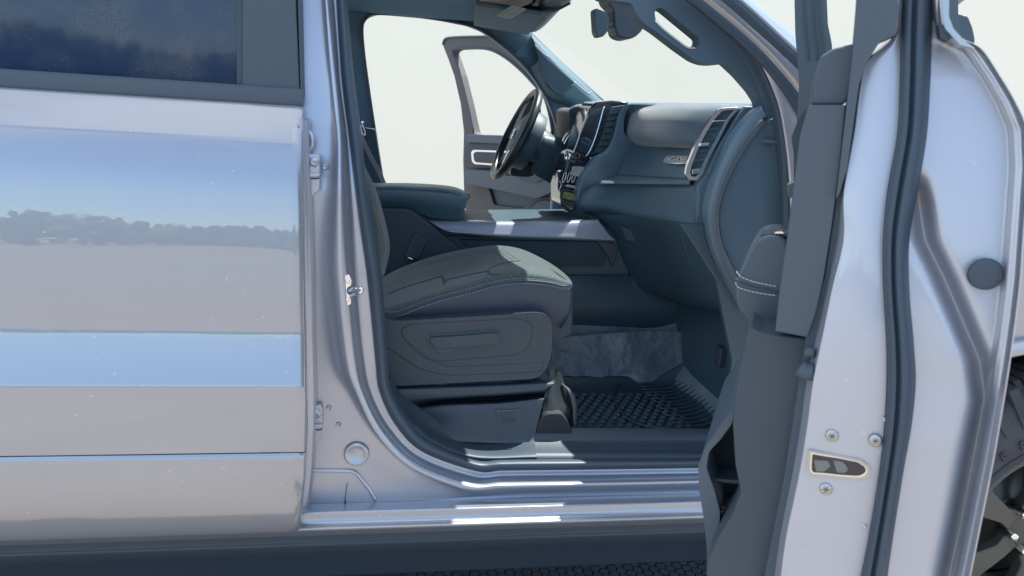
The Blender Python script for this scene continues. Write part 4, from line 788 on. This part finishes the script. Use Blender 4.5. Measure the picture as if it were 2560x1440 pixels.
strip('a_pillar_channel', [(1740, -50), (1800, -4), (1870, 58), (1925, 106), (1965, 144), (1998, 176), (2050, 230)], [(1696, -50), (1770, 8), (1850, 74), (1910, 130), (1955, 180), (1990, 224), (2040, 298)], .075, .086, PAINT)
strip('a_pillar_weatherstrip', [(1775, -50), (1832, -4), (1890, 46), (1935, 88), (1970, 120), (2000, 148), (2060, 205)], [(1742, -50), (1802, -4), (1872, 58), (1927, 106), (1967, 144), (2000, 176), (2052, 230)], .068, .074, RUBBER)
strip('a_pillar_outer', [(1800, -50), (1860, -6), (1918, 42), (1958, 76), (1990, 104), (2020, 130), (2080, 185)], [(1776, -50), (1833, -4), (1891, 46), (1936, 88), (1971, 120), (2001, 148), (2061, 205)], .10, .062, PAINT)
# ================================================================ FAR DOOR (driver's, open)
fo = [(1107, 112), (1112, 98), (1130, 93), (1190, 91), (1232, 93), (1275, 112), (1320, 146), (1350, 180), (1385, 230), (1410, 275), (1430, 330), (1440, 400), (1450, 560), (1420, 560), (1195, 560), (1165, 545), (1160, 470), (1158, 400), (1160, 330), (1152, 260), (1136, 190), (1120, 145)]
fi = [(1131, 130), (1142, 123), (1190, 121), (1225, 125), (1262, 144), (1300, 175), (1335, 212), (1358, 240), (1370, 275), (1378, 315), (1376, 334), (1340, 344), (1250, 342), (1187, 336), (1183, 322), (1170, 262), (1152, 190), (1140, 155)]
FDR = body(prism3('driver_door', [[UF(x, y) for x, y in rnd(fo, 6, 3)], [UF(x, y) for x, y in rnd(fi, 5, 3)]], FN * -.05, MAUVE, None, .006))
def fp(name, pts, a, t, m, b=.003, r=5): return kid(prism3(name, [[UF(x, y, a) for x, y in rnd(pts, r)]], FN * -t, m, None, b), FDR)
kid(tube('window_seal', [UF(x, y, .006) for x, y in fi], .006, RUBBER, None, 120, 8, closed=True), FDR)
kid(tube('frame_edge', [UF(x, y, .004) for x, y in fo[:8]], .006, PLAST_L, None, 60, 8), FDR)
fp('door_card_top', [(1163, 340), (1175, 336), (1400, 342), (1430, 360), (1430, 368), (1163, 356)], .045, .04, PLAST_L, .006)
fp('door_card_waist', [(1163, 358), (1250, 356), (1400, 368), (1400, 424), (1162, 420)], .020, .02, PLAST, .004)
fp('handle_bezel', [(1177, 380), (1183, 374), (1300, 378), (1300, 420), (1186, 411), (1179, 404)], .030, .012, CHROME, .003)
fp('handle_cup', [(1183, 384), (1188, 379), (1300, 383), (1300, 414), (1189, 406), (1184, 400)], .032, .008, PLAST, .002)
fp('armrest_pad', [(1160, 424), (1215, 427), (1250, 438), (1345, 446), (1385, 450), (1380, 480), (1340, 496), (1270, 480), (1162, 458)], .085, .08, PLAST_L, .012, 8)
fp('switch_panel', [(1290, 440), (1330, 438), (1360, 446), (1340, 456), (1300, 450)], .095, .02, PLAST_D, .004)
fp('door_card_lower', [(1160, 460), (1220, 464), (1235, 512), (1310, 520), (1350, 480), (1420, 476), (1440, 560), (1165, 560)], .03, .03, MAUVE, .006)
fp('door_pocket', [(1225, 466), (1340, 480), (1345, 495), (1310, 522), (1240, 514)], .012, .01, PLAST_D, .003)
fp('speaker_grille', [(1316, 528), (1345, 502), (1372, 500), (1384, 515), (1390, 560), (1310, 560)], .042, .012, PLAST_D, .003)
kid(tube('speaker_rim', [UF(x, y, .044) for x, y in ((1312, 530), (1343, 500), (1374, 497), (1388, 514), (1394, 545))], .003, PLAST_L, None, 30, 8), FDR)
# ================================================================ NEAR FRONT DOOR (open towards the camera)
def DL(pts, a=0.): return [UD(x, y, a if not isinstance(a, list) else a[i]) for i, (x, y) in enumerate(pts)]
def lean(y): return .036 * max(0., min(1., (900 - y) / 800)) ** 1.2
def DS(pts, a=0.): return [UD(x, y, a + lean(y)) for x, y in pts]
ys_ = [-60, 40, 90, 150, 208, 333, 479, 600, 726, 847, 951, 1069, 1185, 1350, 1500]
A_ = list(zip([2252, 2246, 2236, 2170, 2150, 2133, 2108, 2106, 2078, 2054, 2033, 2017, 1998, 1964, 1945], ys_))
A0 = list(zip([2240, 2236, 2222, 2150, 2134, 2116, 2094, 2080, 2060, 2036, 2014, 1998, 1978, 1946, 1926], ys_))
B_ = list(zip([2258, 2252, 2251, 2250, 2249, 2243, 2218, 2207, 2208, 2215, 2216, 2210, 2197, 2170, 2140], ys_))
SF = body(loft('front_door', [DS(A0, .035), DS(A_, .004), DS([(x + 8, y) for x, y in A_], 0), DS([((x + u) / 2, y) for (x, y), (u, v) in zip(A_, B_)], -.003), DS(B_, 0)], SHUT, None, 90, 16))
C_ = list(zip([2335, 2332, 2330, 2328, 2326, 2318, 2295, 2274, 2274, 2284, 2290, 2282, 2262, 2236, 2215], ys_))
kid(loft('weatherstrip', [DS(B_, .004), DS([(x + (u - x) * .10, y) for (x, y), (u, v) in zip(B_, C_)], -.010), DS([(x + (u - x) * .32, y) for (x, y), (u, v) in zip(B_, C_)], -.014), DS([(x + (u - x) * .40, y) for (x, y), (u, v) in zip(B_, C_)], -.009), DS([(x + (u - x) * .55, y) for (x, y), (u, v) in zip(B_, C_)], -.018), DS([(x + (u - x) * .8, y) for (x, y), (u, v) in zip(B_, C_)], -.014), DS(C_, .004)], RUBBER, None, 90, 40), SF)
# outer shut face with its pressed channel
ysB = [-60, 60, 100, 125, 187, 258, 325, 417, 600, 700, 800, 900, 1000, 1150, 1290, 1500]
OU = list(zip([2350, 2362, 2392, 2440, 2483, 2525, 2552, 2556, 2543, 2536, 2524, 2510, 2494, 2468, 2440, 2398], ysB))
def at_y(l, y):
    for (x0, y0), (x1, y1) in zip(l, l[1:]):
        if y0 <= y <= y1: return x0 + (x1 - x0) * (y - y0) / (y1 - y0)
    return l[0][0] if y < l[0][1] else l[-1][0]
GR = [(2345, -60), (2345, 60), (2350, 100), (2352, 125), (2300, 187), (2290, 258), (2290, 325), (2285, 417), (2312, 600), (2362, 700), (2405, 800), (2448, 900), (2462, 1000), (2432, 1150), (2405, 1290), (2360, 1500)]
def face_rows():
    NYs = 120; NXs = 60; rows = []
    for i in range(NYs):
        y = -60 + 1560 * i / (NYs - 1); xa = at_y(C_, y) - 6; xb = at_y(OU, y); row = []
        gx = at_y(GR, y)
        for j in range(NXs):
            t = j / (NXs - 1); x = xa + (xb - xa) * t; a = 0.004
            d = (xb - x)
            e = max(0, min(1, (34 - d) / 18)); a -= .020 * e * e * (3 - 2 * e)          # raised hem towards the skin
            if y > 430:
                k = (x - gx) / 22; a += .036 * math.exp(-k * k) * min(1, (y - 430) / 80)    # channel
                s_ = max(0, min(1, (y - 950) / 150)); kk = max(0, min(1, (gx - x) / 60)); a -= .006 * s_ * kk
            if d < 8: a -= .004
            if y < 200: a += .008 * (1 - max(0, min(1, (y - 110) / 90))) * max(0, min(1, d / 60))
            row.append(UD(x, y, a + lean(y)))
        rows.append(row)
    return rows
OF = kid(link('shut_face', grid_mesh('shut_face', face_rows()), SHUT), SF)
o_ = [(x, y) for x, y in OU]
kid(loft('door_skin', [DS(OU, -.014), DS([(x + 5, y) for x, y in OU], -.012), DS([(x + 7, y) for x, y in OU], -.002), [p + DN * .25 + DW * .012 for p in DS([(x + 6, y) for x, y in OU], 0)], [p + DN * .6 + DW * .018 for p in DS([(x + 6, y) for x, y in OU], 0)], [p + DN * 1.05 - DW * .01 for p in DS([(x + 6, y) for x, y in OU], 0)]], SHUT, None, 90, 24), SF)
kid(disc('rubber_bung', UD(2463, 685, .002), -DN, [(0, .0165), (.003, .016), (.0045, .014), (.004, .009), (.005, .0001)], RUBBER, None, 32), SF)
# screws, latch
def screw(x, y, r=17):
    c = UD(x, y, -.003); rr = .0070
    s = kid(disc('latch_screw', c, -DN, [(0, rr), (.0012, rr), (.0022, rr * .8), (.0022, .0001)], ZINC, None, 24), SF)
    for k in range(3):
        d = V((0, 0, 1)) * math.cos(R_(60 * k + 20)) + DW * math.sin(R_(60 * k + 20)); n_ = (-DN).cross(d).normalized()
        q = c - DN * .0023
        kid(prism3('screw_recess', [[q + d * rr * .6 + n_ * .0005, q - d * rr * .6 + n_ * .0005, q - d * rr * .6 - n_ * .0005, q + d * rr * .6 - n_ * .0005]], -DN * .0003, mat('screw_recess_steel', (0.107, 0.126, 0.124), .5, .4), None, 0), SF)
for x, y in ((2080, 1089), (2189, 1101), (2065, 1222)): screw(x, y)
for x, y in ((2106, 1033), (2052, 1296), (2160, 1316), (2207, 1048)):
    kid(disc('door_dimple', UD(x, y, -.0015), -DN, [(-.001, .0034), (.0007, .003), (.0007, .002), (-.0003, .0001)], SHUT, None, 16), SF)
lo = [(2020, 1124), (2040, 1128), (2090, 1136), (2150, 1148), (2172, 1164), (2177, 1180), (2168, 1194), (2150, 1200), (2100, 1198), (2060, 1192), (2026, 1190), (2018, 1180)]
li = [(2027, 1130), (2045, 1134), (2092, 1142), (2147, 1154), (2165, 1167), (2169, 1180), (2160, 1190), (2146, 1194), (2100, 1191), (2060, 1186), (2030, 1184), (2025, 1176)]
LT = kid(prism3('door_latch', [DL(rnd(lo, 7), -.004), DL(rnd(li, 5), -.004)], DN * .008, ZINC, None, .0012), SF)
kid(prism3('latch_lip', [DL(rnd([(x, y) for x, y in li], 5), -.0055), DL(rnd([((x - 2098) * .95 + 2098, (y - 1164) * .86 + 1164) for x, y in li], 4), -.0055)], DN * .003, CHROME, None, .0006), SF)
kid(prism3('latch_cavity', [DL(rnd(lo, 7), -.0035)], DN * .003, GLOSS, None, 0), SF)
kid(prism3('latch_claw', [DL(rnd([(2082, 1150), (2108, 1154), (2122, 1174), (2112, 1184), (2092, 1182), (2088, 1170)], 5), -.0038)], DN * .002, mat('claw_steel', (.16, .19, .20), .4, .5), None, .0012), SF)
kid(prism3('latch_fork', [DL(rnd([(2034, 1150), (2070, 1152), (2078, 1166), (2060, 1180), (2040, 1180)], 3), -.0037)], DN * .002, bpy.data.materials['claw_steel'], None, .0008), SF)
# inner trim, seen from its rear edge
def dp(name, pts, a, t, m, b=.004, r=6, holes=()):
    return kid(prism3(name, [DL(rnd(pts, r) if r else pts, a)] + [DL(h, a) for h in holes], DN * t, m, None, b), SF)
FT = mat('door_trim', (0.054, 0.081, 0.108), .62, bump=('noise', 900, .1, .0005))
dp('rear_frame_post', [(2150, -80), (2244, -80), (2246, 40), (2241, 86), (2200, 104), (2170, 152), (2148, 210), (2135, 300), (2118, 420), (2100, 480), (2090, 500), (2118, 262), (2135, 110), (2142, 30)], .014, .03, FT, .004, 6)
dp('front_frame_post', [(1984, -80), (2064, -80), (2070, 60), (2080, 110), (2082, 150), (2040, 170), (2035, 300), (2010, 360), (1990, 345), (1998, 200), (1988, 80)], .78, .10, FT, .006, 6)
for dx in (22, 44, 60):
    kid(tube('frame_post_groove', [UD(1984 + dx, -60, .776), UD(1990 + dx, 60, .776), UD(1999 + dx, 150, .776)], .0016, PLAST_D, None, 20, 6), SF)
dp('belt_pad', [(2030, 262), (2034, 190), (2052, 140), (2084, 120), (2136, 108), (2142, 130), (2122, 240), (2112, 262)], .03, .50, TRIM, .014, 10)
dp('door_card', [(2022, 262), (2114, 262), (2098, 420), (2080, 560), (2060, 690), (2040, 780), (2018, 843), (1938, 828), (1950, 720), (1968, 600), (1985, 460), (2000, 340)], .022, .5, FT, .004, 3)
dp('door_card_edge', [(2118, 262), (2140, 262), (2120, 420), (2104, 520), (2098, 600), (2075, 720), (2050, 840), (2028, 950), (2012, 1069), (1990, 1190), (1960, 1350), (1940, 1500), (1900, 1500), (1960, 1200), (2016, 842), (2062, 690), (2082, 560), (2100, 420)], .030, .10, TRIM, .004, 4)
dp('door_card_upper_fold', [(1978, 345), (1986, 322), (2000, 290), (2022, 264), (2030, 262), (2010, 420), (1995, 460), (1985, 480), (1984, 380)], .10, .45, PLAST, .006, 5)
kid(prism3('door_handle', [DL(rnd([(1967, 462), (1990, 452), (1995, 455), (1995, 492), (1972, 496), (1968, 484)], 4), .55)], DN * .05, mat('door_pull', (0.086, 0.121, 0.127), .3, .3), None, .004), SF)
AM = [(1970, 604), (1952, 590), (1915, 588), (1888, 602), (1872, 630), (1848, 678), (1838, 716), (1840, 760), (1862, 796), (1900, 820), (1930, 838), (1950, 800), (1972, 640)]
kid(prism3('door_armrest', [DL(rnd(AM, 14), .16)], DN * .13, mat('armrest_vinyl', (0.058, 0.090, 0.122), .36, bump=('voronoi', 700, .12, .0005)), None, .016, 6), SF)
stitches('stitching', DL([(1841, 678), (1850, 690), (1880, 703), (1915, 711), (1948, 717)], .157), SF, m=STITCH, rad=.0009, step=.0052, ln=.0040)
stitches('stitching', DL([(1838, 706), (1846, 718), (1876, 728), (1912, 735), (1946, 740)], .157), SF, m=STITCH, rad=.0009, step=.0052, ln=.0040)
kid(tube('armrest_seam', DL([(1839, 698), (1850, 706), (1880, 717), (1915, 724), (1946, 730)], .1575), .0010, PLAST_D, None, 20, 6), SF)
sw_ = kid(prism3('armrest_switch_plate', [DL(rnd([(1900, 592), (1905, 586), (1930, 584), (1972, 584), (1972, 592)], 2), .17)], DN * .05, PLAST, None, .002), SF)
kid(prism3('window_switch', [DL(rnd([(1935, 584), (1940, 579), (1956, 579), (1962, 584)], 2), .165)], DN * .03, CHROME, None, .001), SF)
LW = [(2016, 846), (2036, 850), (2034, 900), (2018, 1000), (2000, 1100), (1974, 1240), (1950, 1360), (1934, 1500), (1760, 1500), (1770, 1400), (1792, 1350), (1830, 1290), (1852, 1230), (1838, 1160), (1832, 1060), (1842, 960), (1858, 880), (1872, 815), (1905, 832), (1935, 838)]
kid(prism3('lower_door_card', [DL(rnd(LW, 10), .05)], DN * .08, mat('lower_card', (0.038, 0.057, 0.079), .6, bump=('noise', 900, .12, .0005)), None, .02, 6), SF)
PO = [(1838, 1020), (1812, 1048), (1784, 1090), (1762, 1120), (1745, 1168), (1748, 1230), (1760, 1300), (1768, 1380), (1766, 1450), (1790, 1450), (1796, 1360), (1800, 1280), (1786, 1225), (1766, 1170), (1772, 1130), (1800, 1100), (1830, 1060)]
kid(prism3('map_pocket_wall', [DL(rnd(PO, 8), .10)], DN * .30, PLAST_L, None, .006, 4), SF)
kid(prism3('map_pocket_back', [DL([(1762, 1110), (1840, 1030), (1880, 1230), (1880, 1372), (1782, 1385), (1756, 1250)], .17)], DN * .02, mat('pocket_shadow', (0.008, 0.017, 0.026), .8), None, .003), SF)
for y, y2 in ((1200, 1208), (1268, 1278)):
    kid(prism3('pocket_divider', [DL([(1780, y - 4), (1870, y2 - 4), (1870, y2 + 7), (1784, y + 7)], .125)], DN * .045, PLAST, None, .003), SF)
kid(tube('edge_clip', DL([(2012, 880), (2036, 882)], .016), .006, TRIM, None, 4), SF)
kid(tube('edge_clip', DL([(1998, 918), (2014, 928), (2034, 930)], .012), .010, TRIM, None, 8), SF)
# upper outer frame, glass channel and wing mirror
dp('outer_frame_edge', [(2352, -80), (2376, -80), (2372, 40), (2384, 72), (2410, 100), (2440, 122), (2400, 112), (2362, 70), (2356, 20)], .012, .03, PAINT, .004, 4)
dp('window_guide', [(2348, -80), (2356, -80), (2358, 20), (2364, 66), (2380, 92), (2370, 104), (2350, 92), (2344, 30)], .020, .02, RUBBER, .003, 4)
dp('mirror_sail', [(2376, -80), (2394, -80), (2396, 40), (2400, 90), (2398, 108), (2384, 80), (2374, 50)], .60, .05, FT, .004, 4)
MI = kid(prism3('wing_mirror', [DL(rnd([(2380, 40), (2388, 34), (2420, 40), (2432, 70), (2438, 100), (2434, 118), (2412, 114), (2382, 100)], 8), .72)], DN * .12, mat('mirror_shell', (0.041, 0.072, 0.101), .4), None, .014, 5), SF)
kid(prism3('mirror_cap', [DL(rnd([(2380, -8), (2412, -8), (2430, -14), (2380, 6)], 3), .72)], DN * .12, PLAST_L, None, .006), SF)
# ================================================================ FENDER AND WHEEL
hub = U(2588, 1325, .01); hub.y = .10; RT = .475
arch = [V((hub.x + .64 * math.copysign(abs(math.cos(q)) ** .8, math.cos(q)), .0, hub.z + (.935 - hub.z) * max(0, math.sin(q)) ** .8)) for q in [math.pi * (1 - k / 24) for k in range(25)]]
FE_ = body(prism3('front_fender', [[V((1.17, 0, 1.36)), V((1.17, 0, .45))] + [V((hub.x - .64, 0, .45))] + arch + [V((hub.x + .65, 0, .45)), V((2.95, .0, .5)), V((2.95, 0, 1.2)), V((2.0, 0, 1.33))]], V((0, .035, 0)), PAINT, None, .02, 5))
kid(tube('arch_flare', [p + V((0, -.012, 0)) for p in arch], .022, PAINT, None, 60, 12), FE_)
body(loft('wheel_well', [[p + V((0, .03, 0)) for p in arch], [p + V((0, .5, 0)) for p in arch]], DARKU, None, 40, 4, .01))
body(box('wheel_well_back', (hub.x, .56, hub.z + .2), (1.3, .03, 1.1), DARKU, None, .004))
def tyre():
    ax_ = V((0, -1, 0)); prof = [(-.11, .262), (.085, .262), (.115, .285), (.128, .32), (.128, .39), (.120, .43), (.105, .455), (.08, RT - .006), (0, RT), (-.13, RT), (-.15, .44), (-.16, .33), (-.11, .262)]
    return disc('front_wheel', hub, ax_, prof, TYRE, None, 96)
WHL = body(tyre())
tt = kid(disc('tyre', hub + V((0, .004, 0)), V((0, -1, 0)), [(.06, .262), (.12, .268), (.124, .276), (.12, .284)], TYRE, None, 96), WHL)
def lugs():
    bm = bmesh.new()
    for k in range(44):
        q0 = 2 * math.pi * k / 44
        for side, (r0, r1, w, sh) in enumerate(((.375, .488, .034, .0), (.42, .49, .024, .5))):
            q = q0 + sh * 2 * math.pi / 44
            d = V((math.cos(q), 0, math.sin(q))); t = V((-math.sin(q), 0, math.cos(q)))
            ys0 = -.134 if side == 0 else -.105
            P = [hub + d * r0 + t * w * .30, hub + d * r0 - t * w * .25, hub + d * (r0 + .03) - t * w * .5, hub + d * r1 - t * w * .42, hub + d * r1 + t * w * .5, hub + d * (r0 + .03) + t * w * .4]
            a = [bm.verts.new(p + V((0, ys0 + .022 * (1 if i in (3, 4) else 0), 0))) for i, p in enumerate(P)]
            b_ = [bm.verts.new(p + V((0, .0, 0))) for p in P]
            bm.faces.new(a)
            for i in range(6): bm.faces.new((a[i], a[(i + 1) % 6], b_[(i + 1) % 6], b_[i]))
    bmesh.ops.recalc_face_normals(bm, faces=bm.faces)
    me = bpy.data.meshes.new('tread_blocks'); bm.to_mesh(me); bm.free(); return me
tb = kid(link('tread_blocks', lugs(), TYRE, None, False), WHL); bev(tb, .004, 2)
for k, ch in enumerate('AMPER'):
    q = R_(150 - k * 10.5); d = V((math.cos(q), 0, math.sin(q))); t = V((math.sin(q), 0, -math.cos(q)))
    kid(text('tyre_lettering', ch, hub + d * .325 + V((0, -.130, 0)), t, V((0, -1, 0)), .030, .004, TYRE, None, .02), WHL)
RMO = kid(disc('rim', hub, V((0, -1, 0)), [(.10, .262), (.112, .258), (.112, .246), (.095, .238), (.03, .222), (-.02, .215)], RIM, None, 96), WHL)
for k in range(6):
    q = R_(100 + k * 60); 
    def pr(r, a): return hub + V((math.cos(q + a), 0, math.sin(q + a))) * r
    kid(prism3('rim_spoke', [[pr(.07, -.5), pr(.12, -.26), pr(.20, -.30), pr(.250, -.36), pr(.250, -.02), pr(.250, .20), pr(.20, .12), pr(.12, .16), pr(.07, .5)]], V((0, .035, 0)), RIM, None, .006), WHL)
for o in [o for o in bpy.data.objects if o.name.startswith('rim_spoke')]:
    for v in o.data.vertices: v.co.y -= .085 + (v.co.y - hub.y) * 0 - (0.03 * max(0, (.12 - ((v.co.x - hub.x) ** 2 + (v.co.z - hub.z) ** 2) ** .5)) / .12)
kid(disc('brake_disc', hub, V((0, -1, 0)), [(-.01, .19), (.0, .19), (.0, .06), (.03, .05), (.06, .08), (.068, .06), (.068, .0001)], RIM, None, 48), WHL)
for k in range(6):
    q = R_(142 + k * 60 - 8); c = hub + V((math.cos(q) * .072, -.082, math.sin(q) * .072))
    kid(disc('lug_nut', c, V((0, -1, 0)), [(-.02, .015), (.012, .014), (.020, .010), (.023, .0001)], mat('lug_chrome', (.8, .74, .62), .12, 1.0) if k == 0 else bpy.data.materials['lug_chrome'], None, 6), WHL)
# ================================================================ seat belt on the far pillar, zip pull
SBT = body(band('seat_belt', [(899, 330, 1.30), (912, 362, 1.30), (930, 398, 1.30), (948, 432, 1.30), (964, 468, 1.30), (985, 510, 1.25)], .018, .002, BELT, None, n=30, nrm=V((-.3, -1, .1)).normalized()))
ZP = thing('zip_pull', 'small white metal zip pull hanging by the pillar above the seat belt', 'zip pull', loc=tuple(U(905, 318, .30)))
wk(disc('slider', U(904, 306, .30), V((0, -1, 0)), [(0, .006), (.004, .005), (.005, .0001)], CHROME, None, 16), ZP)
wk(tube('pull_tab', [(903, 312, .30), (907, 314, .297), (913, 334, .297), (910, 337, .297), (905, 332, .297), (902, 318, .297)], .0012, mat('white_metal', (.8, .82, .82), .3, .3), None, 40, 8, closed=True), ZP)
